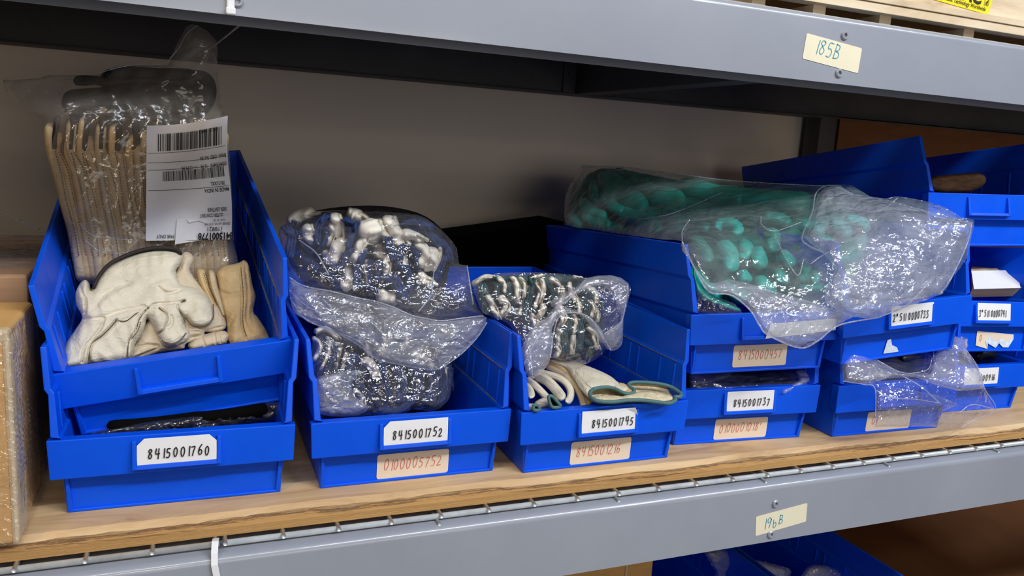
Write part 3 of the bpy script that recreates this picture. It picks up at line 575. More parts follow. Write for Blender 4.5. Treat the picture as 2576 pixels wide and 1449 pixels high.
m_ = MB(); m_.add([(-.0100+a, .0138-.04*b_, b_) for a, b_ in P], [(0, 1, 2, 3, 4, 5, 6, 7, 8, 9)]); o = m_.build('sticker', MT['label'], bE); o['label'] = 'torn cream sticker with one red zero left'
P = [(.018, .0155), (.024, .0033), (.0235, .0115), (.040, .0048), (.046, .0115), (.055, .0055), (.066, .0055), (.0745, .0170), (.0745, .021), (.06, .0135), (.05, .019), (.036, .014), (.028, .0225)]
m_ = MB(); m_.add([(-.0100+a, .0134-.04*b_, b_) for a, b_ in P], [tuple(range(len(P)))]); m_.build('torn_edge', MT['torn'], o)
write(lambda a, b_: (-.010+a, .0131-.04*b_, b_), '0', .006, .0145, .0085, .7, .00055, 'handwriting', MT['red'], o)
bD = make_bin('topmost blue bin at the far right with an empty label frame', (.9346, .0678, .2425), -6.41, -7.77, -1.06)
bL1 = make_bin('shadowed blue bin on the level below, beside the brown board', (.8570, .1200, -.4495), 0, 0, 0, 'blue bins on the level below')
bL2 = make_bin('shadowed blue bin on the level below, beside the cardboard box', (.6400, .1200, -.4495), 0, 0, 0, 'blue bins on the level below')
o = MB().box(-1.0, 1.9, 0, .6, -.468, -.450).build('brown_lower_board', MT['hard']); tag(o, 'brown board of the level below, under shadowed bins', 'shelf board')
dust(b1745); dust(b1752); dust(bA)
#=CONTENTS
# ================================================================== CONTENTS
def blob_thing(name, lab, cat, group=None, at0=(0, 0, 0), kind=None):
    t = thing(name, lab, cat, at0, group)
    if kind: t['kind'] = kind
    return t
def dots(mb, path, Y, gap=6, size=.0007, amp=0):
    P = polyline([tuple(p)+(Y,) if len(p) < 3 else p for p in path], 200); L = np.concatenate([[0], np.cumsum(np.hypot(*np.diff(P[:, :2], axis=0).T))]); k = int(L[-1]/gap)
    for j in range(1, k):
        i = np.searchsorted(L, j*gap); i = min(i, 198); p = at(P[i, 0], P[i, 1], P[i, 2]); q = at(P[i+1, 0], P[i+1, 1], P[i+1, 2]); d = (q-p)/(np.linalg.norm(q-p)+1e-9); q = p+d*size*1.6
        n = np.cross(d, [0, 1, 0]); n /= np.linalg.norm(n)+1e-9; s = size*.45
        mb.hexa([tuple(p-n*s-[0, s, 0]), tuple(q-n*s-[0, s, 0]), tuple(q+n*s-[0, s, 0]), tuple(p+n*s-[0, s, 0]), tuple(p-n*s+[0, s, 0]), tuple(q-n*s+[0, s, 0]), tuple(q+n*s+[0, s, 0]), tuple(p+n*s+[0, s, 0])])
    return mb
# ---------------- bag of beige gloves standing in the tilted bin
rg = random.Random(11)
NG = 23
for i in range(NG):
    u = i/(NG-1); x0 = 208+352*u; x1 = 196+366*u; xm = 158+390*u+rg.uniform(-3, 3); xt = 128+428*u+rg.uniform(-5, 5); top = 330+rg.uniform(-28, 34)-18*math.sin(u*9)
    path = [(x0, 712 if i < 3 else 750, .238), (x1, 650, .242), (x1*.75+xm*.25-3+rg.uniform(-3, 3), 580, .246), (xm+5+rg.uniform(-5, 5), 500, .250), (xm*.55+xt*.45+rg.uniform(-6, 6), 430, .252), (xt+rg.uniform(-9, 6), 380, .256), (xt+rg.uniform(-2, 22), top, .260)]
    if i == 0: path[-1] = (124, 308, .26); path[-2] = (130, 372, .256)
    t = thing('work_glove', 'beige leather glove standing in the bagged dozen at the left, dark cuff folded over', 'glove', tuple(at(x0, 700, .2)), 'bagged beige gloves standing in the tilted bin')
    lobe(MB(), path, 29+rg.uniform(-3, 5), .22, .040+rg.uniform(-.004, .004), n=34, m=14, pw=3.2, seam=.10, tip=.1).build('glove_body', MT['ltan'] if i % 3 else MT['leather2'], t)
    b_ = MB(); q = [(p[0]+5+rg.uniform(-2, 2), p[1], p[2]-.0405) for p in path[1:-1]]
    dots(b_, q, .2, 7, .0011).build('stitching', MT['stitch'], t)
    if i % 2 == 0 and i < 18:
        lobe(MB(), [(xt+8, 384, .250), (xt+12+rg.uniform(-5, 8), 340, .252), (xt+10+rg.uniform(-8, 8), 290, .256)], 19, .24, .036, n=14, m=10).build('cuff_lining', MT['dark'], t)
for k, (pth, wd) in enumerate([([(158, 262), (200, 250), (298, 240), (420, 228), (512, 214)], 56), ([(250, 196), (370, 190), (497, 200)], 44), ([(175, 292), (300, 280), (480, 300)], 34), ([(450, 190), (512, 203), (520, 250), (488, 300)], 40), ([(186, 204), (236, 202), (300, 215)], 24), ([(300, 215), (350, 250), (470, 262)], 46)]):
    t = thing('folded_glove_cuff', 'dark fabric glove cuff folded over the top of the bagged beige gloves', 'glove cuff', tuple(at(pth[0][0], pth[0][1], .25)), 'dark cuffs folded over the bagged beige gloves')
    m_ = MB(); lobe(m_, pth, wd, .262+.003*k, .030, n=34, m=20, pw=2.2, dent=.14, ph=k*1.3); me_ = m_.build('fabric', MT['dark'], t)
    b_ = MB(); lobe(b_, [(p[0]+rg.uniform(-3, 3), p[1]+wd*.28) for p in pth], wd*.34, .244+.003*k, .016, n=22, m=10).build('bound_edge', MT['blackbind'], t)
bagA = thing('plastic_bag', 'clear bag with upside-down barcode sheet around the standing beige gloves', 'plastic bag', tuple(at(380, 690, .21)))
oA = scal([(30, 650), (60, 760), (230, 960), (400, 1050), (472, 1095), (482, 1220), (505, 1400), (560, 1640), (700, 2200), (800, 2680), (1300, 2720), (2330, 2640), (2370, 2300), (2330, 1500), (2290, 1100), (2240, 900), (2230, 780), (2200, 500), (2190, 250), (2000, 95), (1880, 120), (1740, 400), (1680, 500), (1380, 495), (1150, 520), (950, 600), (500, 600), (400, 630), (100, 650)], 4.025, 0, 40)
dA = [(20, 210, .27), (300, 170, .25), (500, 70, .22), (560, 200, .235), (130, 380, .225), (350, 400, .222), (570, 400, .225), (200, 650, .212), (380, 680, .205), (575, 680, .21)]
patch('front_film', oA, dA, .022, 60, MT['filmb'], bagA, step=4, crum=[(.0035, 70), (.0012, 22)], waves=[(.002, 60, 20)], loop=2, seed=3, edge=14)
patch('back_film', oA, [(x, y, Y+.075) for x, y, Y in dA], -.015, 60, MT['filmb'], bagA, step=8, crum=[(.004, 80)], loop=2, seed=4, edge=14)
b_ = MB()
for pl in ([(497, 64, .215), (470, 85, .216), (450, 120, .218), (430, 145, .22), (417, 164, .225)], [(25, 201, .25), (60, 225, .24), (110, 232, .236), (150, 236, .232)], [(236, 189, .24), (290, 172, .236), (343, 163, .235), (417, 164, .22)], [(200, 560, .192), (230, 590, .190), (280, 600, .188), (335, 603, .188)], [(215, 605, .190), (260, 635, .186), (333, 634, .186)]):
    pxtube(b_, pl, .2, .0006)
build_each(b_, 'film_crease', MT['foldlight'], bagA)  # thin tubes added along the folds to show as highlights
# the printed sheet inside the bag: u to the right, v down, as a bent sheet
LC = [(369, 316), (573, 291), (582, 602), (367, 606)]
def SLab(off=0., u0=0, v0=0):
    def f(a, b_):   # a: 0..1 right, b_: 0..1 up in the photo
        u, v = a, 1-b_
        x = (LC[0][0]*(1-u)+LC[1][0]*u)*(1-v)+(LC[3][0]*(1-u)+LC[2][0]*u)*v; y = (LC[0][1]*(1-u)+LC[1][1]*u)*(1-v)+(LC[3][1]*(1-u)+LC[2][1]*u)*v
        y += 16*u*(1-u)*(1-v)*1.6; x += -7*math.sin(v*6.3)*u*.5
        Y = .1900+.006*math.sin(u*5+v*3)-.012*v+.030*max(0, u-.75)-off+.006*math.sin(v*7)
        return tuple(at(x, y, Y))
    return f
n = 24; m_ = MB(); S0, S1 = SLab(), SLab(-.0004)
vs = [S0(i/n, j/n) for j in range(n+1) for i in range(n+1)]+[S1(i/n, j/n) for j in range(n+1) for i in range(n+1)]; K = (n+1)**2
m_.add(vs, [(j*(n+1)+i, j*(n+1)+i+1, (j+1)*(n+1)+i+1, (j+1)*(n+1)+i) for j in range(n) for i in range(n)]+[(K+j*(n+1)+i, K+(j+1)*(n+1)+i, K+(j+1)*(n+1)+i+1, K+j*(n+1)+i+1) for j in range(n) for i in range(n)], True)
sheet = thing('barcode_sheet', 'white paper sheet with two barcodes, upside down against the glove bag', 'paper label', tuple(at(470, 600, .16)))
pp = m_.build('paper', MT['paper'], sheet)
SI = SLab(.0010)
m_ = MB(); rb = random.Random(5)
def strip(x0, x1, y0, y1, seg=6):
    vs = [];
    for k in range(seg+1):
        yy = y0+(y1-y0)*k/seg; vs += [SI(x0, yy), SI(x1, yy)]
    m_.add(vs, [(2*k, 2*k+1, 2*k+3, 2*k+2) for k in range(seg)])
x = .14
while x < .93:
    w_ = rb.choice([.006, .006, .012, .020]); strip(x, x+w_, .775, .925, 2); x += w_+rb.choice([.006, .009, .014])
m_.build('barcode', MT['ink'], pp); m_ = MB(); x = .20
while x < .95:
    w_ = rb.choice([.005, .005, .010]); strip(x, x+w_, .515, .600, 2); x += w_+rb.choice([.006, .009])
m_.build('barcode', MT['ink'], pp)
m_ = MB()
for yy in (.758, .675, .612, .435):
    for k in range(20): m_.add([SI(.02+.048*k, yy), SI(.02+.048*(k+1), yy), SI(.02+.048*(k+1), yy+.0035), SI(.02+.048*k, yy+.0035)], [(0, 1, 2, 3)])
m_.build('ruled_line', MT['ink'], pp)
RS = lambda a, b_: SI(1-a, 1-b_)      # rotated half a turn
m_ = MB()
for tx, x0, v0, sz, sx in (('10043551049920', .11, .072, .045, .62), ('Brand - ORD: 7631RA', .02, .300, .045, .62), ('CONTENTS:   12 PR    1 – 12 PR PK', .02, .368, .044, .66), ('70131XXL', .06, .520, .044, .70), ('MADE IN INDIA', .02, .575, .046, .72), ('100% LEATHER', .05, .735, .046, .62), ('OUTER CONTENT', .10, .782, .042, .62), ('PAIR ONLY', .67, .950, .044, .74)):
    textmb(m_, RS, tx, x0, v0, sz, .01, sx*1.25)
m_.build('printing', MT['ink'], pp)
# small sticker stuck over the sheet
SK = SLab(.0016)
m_ = MB(); SP = [(.34, -.035), (1.0, .03), (1.0, .20), (.62, .165), (.50, .150), (.46, .185), (.36, .185)]
vs = [SK(a, b_) for a, b_ in SP]; m_.add(vs, [(0, 1, 5, 6), (1, 2, 3, 5), (3, 4, 5)]); st = m_.build('small_sticker', MT['paper'], sheet); st['label'] = 'small white sticker printed 8415001778 upside down'
SI2 = SLab(.0024)
m_ = MB(); textmb(m_, lambda a, b_: SI2(1-a, 1-b_), '8415001778', -.02, .945, .078, .035, 1.05, 0); textmb(m_, lambda a, b_: SI2(1-a, 1-b_), '110921', .10, .895, .050, .01, 1.3); textmb(m_, lambda a, b_: SI2(1-a, 1-b_), 'DRIVER GLOVE LEATHER', .02, .860, .030, 0, .9); textmb(m_, lambda a, b_: SI2(1-a, 1-b_), '01-01  04  3A', .08, .830, .026, 0, .9)
m_.build('printing', MT['ink'], st)
# ---------------- loose cream gloves lying at the front of the tilted bin
S1_ = (4.2625, 140, 600)
def g1(P): return scal(P, *S1_)
dG = [(170, 910, .098), (330, 905, .100), (560, 850, .105), (240, 740, .135), (420, 740, .135), (300, 670, .165), (450, 640, .172), (520, 720, .148)]
def glove(lab, outline, creases, mat, dY=0, bulge=.012, back=.012, r=26, stitch=(), cuff=None, cuffw=0, group=None, crum=(.0014, 46), seed=1, step=2.5):
    O = g1(outline); t = thing('leather_glove', lab, 'glove', tuple(at(np.mean([p[0] for p in O]), max(p[1] for p in O)-4, .12+dY)), group)
    D = [(x, y, Y+dY) for x, y, Y in dG]
    patch('glove_body', O, D, bulge, r, MT[mat], t, step=step, back=back, creases=[(g1(c), a*1.05, b_*.78) for c, a, b_ in creases], crum=[crum], waves=[(.0012, 60, 35), (.0007, 34, -20)], loop=3, seed=seed, edge=10)
    F = tps(D)
    if len(creases) > 8:
        b_ = MB()
        for k_ in (0, 2, 3, 5, 1, 6):
            P = polyline(g1(creases[k_][0]), 30); b_.tube(list(at(P[:, 0], P[:, 1], F(P[:, 0], P[:, 1])-bulge*.78)), .0005, 5)
        build_each(b_, 'seam', MT['stitch'], t)  # thin dark tubes laid along the main creases and seams
    if stitch:
        b_ = MB()
        for s_ in stitch:
            P = polyline(g1(s_), 30); dots(b_, [(p[0], p[1], float(F(np.array([p[0]]), np.array([p[1]]))[0])-bulge-.0006) for p in P], .1, 5, .0009)
        b_.build('stitching', MT['stitch'], t)
    if cuff:
        b_ = MB(); P = g1(cuff); lobe(b_, [(x, y, float(F(np.array([x]), np.array([y]))[0])-bulge*.35) for x, y in P], cuffw, .1, bulge*.75, n=40, m=12).build('cuff_binding', MT['blackbind'], t)
    return t
glove('folded beige glove standing right of the cream gloves in the tilted bin', [(1720, 380), (1800, 300), (1960, 262), (2010, 232), (2060, 262), (2090, 380), (2112, 500), (2146, 620), (2120, 780), (2180, 860), (2285, 1040), (2250, 1120), (1880, 1160), (1830, 900), (1760, 700), (1740, 500)],
      [([(1972, 270), (1998, 600), (1995, 900), (2040, 1080)], .003, 3), ([(2032, 270), (2065, 600), (2050, 850), (2115, 1030)], .004, 3), ([(1740, 560), (1850, 600), (1960, 590)], .002, 6), ([(1850, 950), (1920, 830)], .002, 5)], 'ltan', .012, .016, .014, 34, [[(1985, 290), (2012, 600), (2008, 900), (2050, 1060)]], seed=2)
glove('narrow beige glove seen edge-on between cream gloves and folded one', [(1505, 360), (1545, 322), (1600, 340), (1625, 420), (1690, 600), (1760, 760), (1800, 860), (1740, 840), (1660, 700), (1560, 540)], [([(1560, 340), (1620, 520), (1760, 800)], .003, 3)], 'ltan', .008, .012, .01, 14, [[(1580, 350), (1640, 520), (1740, 740)]], seed=3)
glove('second narrow beige glove edge-on, nearer the folded beige glove', [(1635, 360), (1665, 342), (1705, 370), (1735, 500), (1790, 680), (1815, 820), (1790, 830), (1720, 680), (1650, 520)], [([(1668, 360), (1740, 640), (1800, 800)], .003, 3)], 'leather2', .004, .012, .01, 12, seed=4)
glove('beige fingers of a lower glove peeking out under the cream gloves', [(1420, 1130), (1540, 1050), (1700, 1000), (1810, 990), (1862, 1040), (1840, 1100), (1790, 1140), (1500, 1200), (1440, 1190)], [([(1700, 1010), (1720, 1130)], .003, 3), ([(1740, 1010), (1770, 1120)], .003, 3), ([(1560, 1060), (1600, 1150)], .002, 4)], 'leather', .006, .010, .01, 14, seed=5)
glove('lower cream glove with beige palm under the topmost cream glove', [(1295, 350), (1340, 180), (1400, 142), (1460, 170), (1482, 230), (1440, 330), (1500, 440), (1640, 590), (1760, 720), (1825, 890), (1812, 970), (1700, 1012), (1600, 1000), (1600, 1050), (1560, 1085), (1400, 1130), (1360, 1190), (1100, 1230), (780, 1330), (840, 1150), (940, 950), (1100, 700)],
      [([(1380, 1110), (1480, 1060), (1600, 1030)], .003, 3), ([(1600, 1000), (1700, 960), (1820, 940)], .003, 3), ([(860, 1170), (980, 1140), (1100, 1150)], .003, 4), ([(1420, 1060), (1560, 1030), (1590, 1040)], .002, 3), ([(800, 1290), (960, 1230), (1110, 1170)], .003, 3)], 'leather', .006, .010, .012, 26, [[(830, 1270), (960, 1220), (1080, 1180)]], seed=6)
top_g = glove('topmost cream leather glove with dark bound cuff in the tilted bin', [(385, 560), (440, 440), (540, 310), (700, 215), (900, 140), (1100, 108), (1280, 122), (1350, 160), (1372, 205), (1330, 290), (1290, 350), (1340, 480), (1480, 520), (1620, 610), (1680, 700), (1705, 850), (1665, 930), (1560, 965), (1450, 930), (1385, 850), (1400, 950), (1440, 985), (1425, 1080), (1340, 1140), (1240, 1172), (1140, 1150), (1090, 1060), (1040, 960), (985, 860), (955, 960), (900, 1065), (850, 1140), (800, 1290), (600, 1340), (390, 1350), (365, 1340), (330, 1370), (200, 1400), (60, 1400), (52, 1300), (110, 1130), (200, 990), (285, 850), (225, 720), (215, 580), (270, 470), (325, 445), (365, 490)],
      [([(650, 880), (590, 950), (500, 1040), (385, 1130), (360, 1250), (368, 1340)], .0050, 5), ([(520, 860), (480, 960), (400, 1060), (300, 1190), (285, 1320)], .0035, 4), ([(990, 745), (900, 860), (860, 980), (785, 1100), (765, 1290)], .0040, 3.2), ([(1110, 750), (1190, 830), (1160, 960), (1090, 1030)], .0045, 3.6),
       ([(1110, 1110), (1230, 1150), (1340, 1110), (1425, 1000)], .0022, 3), ([(1380, 670), (1330, 700), (1310, 740), (1360, 830), (1390, 900)], .0050, 4), ([(1400, 860), (1470, 930), (1600, 935), (1690, 850), (1690, 700)], .0022, 3), ([(990, 750), (1080, 700), (1240, 690), (1380, 665)], .0030, 4), ([(300, 870), (480, 850), (700, 780), (950, 730)], .0025, 7), ([(440, 700), (520, 600), (650, 520), (800, 470)], .0025, 9), ([(1100, 520), (1190, 580), (1330, 560)], .0030, 4), ([(1240, 830), (1250, 900), (1200, 960)], .0022, 4), ([(320, 640), (320, 760), (290, 860)], .0040, 4), ([(250, 480), (300, 620)], .003, 4), ([(1060, 450), (1200, 420), (1270, 470)], .0015, 8), ([(600, 1000), (700, 900), (850, 820)], .0016, 9)], 'leather3', 0, .017, .010, 26,
      [[(1120, 1085), (1230, 1130), (1330, 1095), (1410, 1000)], [(1420, 905), (1500, 950), (1600, 945), (1670, 900)], [(650, 880), (760, 880), (870, 800), (980, 760)], [(800, 1090), (880, 990), (920, 870)]],
      [(400, 545), (455, 420), (560, 290), (700, 205), (900, 130), (1100, 100), (1290, 118), (1355, 175)], 10, seed=7, crum=(.0016, 60))
# ---------------- bag and gloves in bin 1752
def bundle(lobes, s, ox, oy, Y, dy, matn, lab, grp, wf=1., seam=.12, group_n='work_glove', part='finger', jit=.01, seed=1, curve=None):
    rr = random.Random(seed)
    for L in lobes:
        pth, wd = L[0], L[1]; y0 = Y+(L[2] if len(L) > 2 else 0)+rr.uniform(-jit, jit); P = scal(pth, s, ox, oy); cx, cy = np.mean([p[0] for p in P]), np.mean([p[1] for p in P]); P = [(cx+(x-cx)*1.16, cy+(y-cy)*1.16) for x, y in P]
        yy = y0+(curve(cx, cy) if curve else 0)
        t = thing(group_n, lab, 'glove', tuple(at(cx, cy, yy)), grp)
        w_ = wd/s*wf; dd = dy*rr.uniform(.85, 1.1)
        lobe(MB(), P, w_, yy, dd, n=24, m=24, pw=2.3, seam=seam, taper=rr.uniform(-.4, .45) if matn == 'tip' else rr.uniform(-.2, .2), dent=.10, ph=rr.uniform(0, 6)).build(part, MT[matn], t)
        if matn in ('navy', 'green'):   # knit back folds: thin ridges along the strip
            b_ = MB()
            for o_ in (-.27, .05, .33): lobe(b_, [(p[0]+w_*o_*.9, p[1]+rr.uniform(-2, 2)) for p in P], w_*.26, yy-dd*.72, .006, n=18, m=8)
            b_.build('knit_ridge', MT[matn], t)
        else:
            b_ = MB(); lobe(b_, [(p[0]+w_*.40, p[1]) for p in P], w_*.36, yy+.004, dd*.9, n=20, m=12, pw=2.0, dent=.08, ph=rr.uniform(0, 6)); b_.build('seam_edge', MT['leather3'], t)
SU = (3.916, 690, 490)
whU = [([(150, 300), (260, 210), (390, 190)], 110, .03), ([(310, 300), (345, 400), (380, 490)], 95), ([(560, 290), (560, 390), (520, 500)], 60), ([(580, 200), (620, 300), (630, 430)], 95), ([(720, 190), (800, 200), (850, 250)], 110, .02), ([(660, 440), (620, 560), (570, 690)], 120), ([(890, 430), (830, 530), (765, 645)], 80), ([(900, 250), (950, 350), (1010, 460)], 200, .01), ([(1000, 500), (1040, 570), (1050, 660)], 130, .01), ([(1120, 220), (1160, 330), (1270, 490)], 110), ([(1260, 390), (1360, 400), (1460, 450)], 85), ([(1390, 480), (1480, 570), (1440, 700)], 85), ([(1560, 520), (1560, 620), (1500, 740)], 105, .01), ([(1120, 600), (1110, 690), (1090, 790)], 65), ([(740, 700), (725, 800), (720, 930)], 115), ([(900, 650), (900, 760), (920, 880)], 40, .01), ([(1400, 800), (1480, 840), (1540, 900)], 100), ([(1010, 970), (1100, 1010), (1200, 1050)], 100), ([(480, 540), (520, 600), (540, 680)], 70, .01), ([(1250, 600), (1270, 680), (1240, 740)], 60, .012)]
nvU = [([(150, 290), (200, 250), (225, 300)], 65, .01), ([(110, 330), (170, 420), (140, 600)], 95, .01), ([(520, 210), (440, 300), (420, 490)], 80), ([(490, 330), (520, 400), (450, 540)], 55, -.004), ([(680, 250), (755, 300), (750, 480)], 60), ([(820, 280), (770, 380), (730, 520)], 60), ([(1280, 290), (1400, 270), (1550, 330)], 75), ([(1340, 340), (1520, 400), (1650, 520)], 80), ([(1130, 430), (1140, 540), (1190, 640)], 85), ([(1270, 500), (1230, 600), (1230, 720)], 80), ([(1340, 520), (1410, 600), (1390, 720)], 60), ([(630, 740), (700, 600), (770, 550)], 70), ([(880, 570), (830, 680), (820, 900)], 85), ([(950, 660), (945, 760), (945, 890)], 60), ([(1020, 660), (1015, 860)], 55), ([(1080, 820), (1200, 860), (1270, 1050)], 110), ([(1330, 860), (1300, 980)], 80), ([(1660, 620), (1610, 760), (1560, 870)], 85, .01), ([(1290, 700), (1340, 830)], 70), ([(650, 480), (700, 540), (720, 460)], 60, .012), ([(250, 360), (300, 480), (400, 560)], 90, .015), ([(900, 900), (1000, 940)], 90, .01), ([(1420, 900), (1500, 960), (1460, 1040)], 100, .02), ([(540, 760), (600, 860), (640, 930)], 90, .01), ([(230, 560), (330, 640), (440, 760)], 100, .02), ([(1560, 430), (1680, 520), (1720, 640)], 80, .02)]
cvU = lambda x, y: .00010*abs(x-930)+(.00008*(640-y) if y < 640 else 0)
bundle(whU, *SU, .155, .030, 'tip', 'white leather fingertip of a bagged glove, upper bag in bin 8415001752', 'white fingertips in the upper bag of the navy and white gloves', wf=1.5, seam=0, seed=1, curve=cvU)
bundle(nvU, *SU, .160, .030, 'navy', 'navy knit back of a bagged glove, upper bag in bin 8415001752', 'navy knit backs in the upper bag of navy and white gloves', part='knit_back', wf=1.2, seam=0, seed=2, curve=cvU)
o = patch('packed_glove_cuffs', [(722, 600), (735, 560), (780, 534), (860, 520), (960, 518), (1050, 535), (1105, 570), (1132, 620), (1125, 700), (1095, 780), (1000, 825), (860, 795), (770, 720), (728, 660)], [(930, 600, .205)], .015, 50, MT['dark'], None, step=8, back=.10, crum=[(.010, 40), (.004, 14)], loop=3, seed=9)  # dark body behind the fingertips, puts shade into the gaps
tag(o, 'packed glove palms, coloured dark as shade behind the fingertips in the upper bag of bin 8415001752', 'gloves', kind='stuff')
SLw = (1.8576, 660, 480)
loB = [([(235, 690), (270, 720), (240, 790)], 22), ([(300, 690), (310, 750), (270, 830)], 18), ([(360, 740), (350, 790), (340, 830)], 20), ([(390, 760), (370, 830)], 14), ([(250, 660), (300, 650), (350, 690)], 26, .01), ([(470, 790), (510, 820), (530, 870)], 40), ([(660, 660), (670, 700), (650, 740)], 26, .02), ([(560, 680), (570, 720), (550, 760)], 30, .02), ([(480, 720), (500, 770)], 26, .02), ([(700, 760), (760, 790), (800, 830)], 30, .015), ([(860, 830), (858, 880), (868, 930)], 18), ([(430, 930), (460, 960), (470, 1000)], 26, .01), ([(600, 930), (640, 960), (660, 1000)], 24, .01), ([(720, 880), (740, 930)], 26, .01)]
nlB = [([(270, 690), (290, 740), (250, 810)], 22), ([(330, 720), (330, 770), (300, 840)], 26), ([(400, 780), (430, 860), (500, 960)], 34), ([(430, 770), (470, 860), (540, 940)], 34), ([(560, 800), (570, 880), (600, 950)], 40), ([(620, 830), (650, 900), (640, 980)], 44), ([(690, 800), (730, 860), (720, 960)], 50), ([(780, 840), (800, 900), (780, 980)], 46), ([(840, 830), (845, 920), (830, 990)], 30), ([(880, 830), (882, 930)], 22), ([(260, 870), (330, 940), (420, 1020)], 60, .01), ([(350, 860), (420, 930), (480, 1010)], 50, .01), ([(620, 650), (740, 680), (850, 720)], 60, .02), ([(440, 690), (530, 700), (600, 760)], 70, .02), ([(700, 960), (640, 1020), (540, 1030)], 50, .01)]
bundle(loB, *SLw, .120, .026, 'tip', 'white leather finger of a bagged glove, lower bag in bin 8415001752', 'white fingers in the lower bag of navy and white gloves', wf=1.15, seam=0, seed=3)
bundle(nlB, *SLw, .124, .026, 'navy', 'navy knit back of a bagged glove, lower bag in bin 8415001752', 'navy knit backs in the lower bag of navy and white gloves', part='knit_back', wf=1.2, seam=0, seed=4)
o = patch('packed_glove_palms', [(790, 850), (860, 800), (1000, 790), (1120, 810), (1135, 900), (1125, 1000), (1080, 1040), (820, 1045), (785, 960)], [(930, 900, .17)], .012, 40, MT['dark'], None, step=8, back=.08, crum=[(.006, 40)], loop=3, seed=10)  # dark backing colour stands in for shade between the fingers
tag(o, 'packed glove palms, coloured dark as shade behind the fingers in the lower bag of bin 8415001752', 'gloves', kind='stuff')
bag = thing('plastic_bag', 'open clear bag of navy and white gloves, upper of two in bin 8415001752', 'plastic bag', tuple(at(930, 860, .15)))
oU = scal([(40, 390), (90, 280), (200, 200), (330, 165), (600, 152), (870, 160), (1100, 170), (1400, 195), (1550, 270), (1700, 400), (1800, 530), (1822, 690), (1900, 698), (1940, 900), (2000, 1100), (2090, 1220), (2080, 1290)], *SU)+scal([(1050, 615), (1000, 690), (920, 770), (880, 800), (820, 832), (740, 830), (640, 812), (540, 790), (500, 760), (430, 710), (320, 650), (200, 600), (150, 570), (130, 500), (122, 400), (100, 300)], *SLw)
dU = [(705, 600, .165), (900, 520, .190), (1150, 640, .180), (930, 680, .108), (1180, 680, .110), (740, 800, .100), (960, 880, .088), (1215, 810, .105), (1060, 600, .125), (800, 620, .125), (1050, 800, .095), (820, 900, .090)]
patch('back_film', oU, [(x, y, Y+(.085 if y < 780 else .012)) for x, y, Y in dU], -.004, 40, MT['film'], bag, step=7, crum=[(.004, 60)], loop=2, seed=12, edge=10)
oM = oU[:16]+scal([(2060, 1190), (1850, 1215), (1640, 1240), (1480, 1215), (1350, 1185), (1180, 1110), (1000, 1050), (800, 1010), (560, 950), (300, 900), (150, 820), (130, 640)], *SU)
patch('front_film', oM, dU, .010, 34, MT['film'], bag, step=3, crum=[(.0042, 58), (.0020, 22), (.0008, 10)], waves=[(.0015, 45, 60)], loop=2, seed=13, edge=8)
oS = scal([(150, 830), (300, 905), (560, 955), (800, 1015), (1000, 1055), (1180, 1115), (1350, 1190), (1480, 1220), (1640, 1245), (1850, 1220), (2060, 1195), (2090, 1240), (2080, 1290)], *SU)+scal([(1050, 615), (1000, 690), (920, 770), (880, 800), (820, 832), (740, 830), (640, 812), (540, 790), (500, 760), (430, 710), (320, 650), (200, 600), (150, 570), (130, 500)], *SLw)
patch('skirt_film', oS, [(x, y, Y-.012) for x, y, Y in dU], .006, 30, MT['filmh'], bag, step=3, crum=[(.0050, 64), (.0020, 24), (.0008, 10)], waves=[(.003, 80, 70)], loop=2, seed=14, edge=8)
b_ = MB()
for pl in ([(150, 815), (300, 900), (560, 950), (800, 1010), (1000, 1050), (1180, 1110), (1350, 1185), (1480, 1215), (1640, 1240), (1850, 1215), (2060, 1190)], [(250, 450), (400, 560), (480, 680), (540, 790)], [(1580, 700), (1560, 860), (1540, 1000), (1420, 1150)], [(150, 940), (300, 1080), (500, 1180), (580, 1190), (570, 1120), (480, 1030)], [(1900, 700), (1930, 900), (1960, 1080)]):
    Pp = scal(pl, *SU); F = tps(dU); pxtube(b_, [(x, y, float(F(np.array([x]), np.array([y]))[0])-.016) for x, y in Pp], .1, .0007)
for pl in ([(130, 500), (200, 600), (320, 650), (430, 710), (500, 760), (540, 790), (640, 812), (740, 830), (820, 832), (920, 770), (1000, 690), (1050, 615)], [(160, 570), (280, 640), (400, 680), (470, 720), (520, 790)]):
    Pp = scal(pl, *SLw); pxtube(b_, [(x, y, float(F(np.array([x]), np.array([y]))[0])-.013) for x, y in Pp], .1, .0007)
build_each(b_, 'film_crease', MT['foldlight'], bag)
bag2 = thing('plastic_bag', 'crumpled clear bag of gloves at the bottom of bin 8415001752', 'plastic bag', tuple(at(930, 1040, .08)))
oL = scal([(235, 700), (300, 640), (420, 690), (560, 760), (740, 800), (870, 790), (885, 850), (880, 950), (860, 990), (800, 1030), (700, 1020), (620, 1050), (540, 1045), (430, 1055), (340, 1055), (270, 1045), (250, 1000), (245, 900), (235, 800)], *SLw)
patch('film', oL, [(930, 850, .085), (930, 1030, .060), (800, 900, .070), (1120, 950, .080)], .012, 40, MT['film'], bag2, step=3, crum=[(.0055, 60), (.0022, 22), (.0008, 10)], loop=2, seed=15, edge=8)
oL2 = scal([(245, 890), (300, 860), (400, 840), (450, 845), (420, 900), (430, 960), (500, 1010), (440, 1050), (300, 1050), (250, 1020)], *SLw)
patch('torn_flap', oL2, [(850, 1000, .050)], .008, 24, MT['filmh'], bag2, step=3, crum=[(.004, 36), (.0012, 14)], loop=2, seed=16, edge=6)
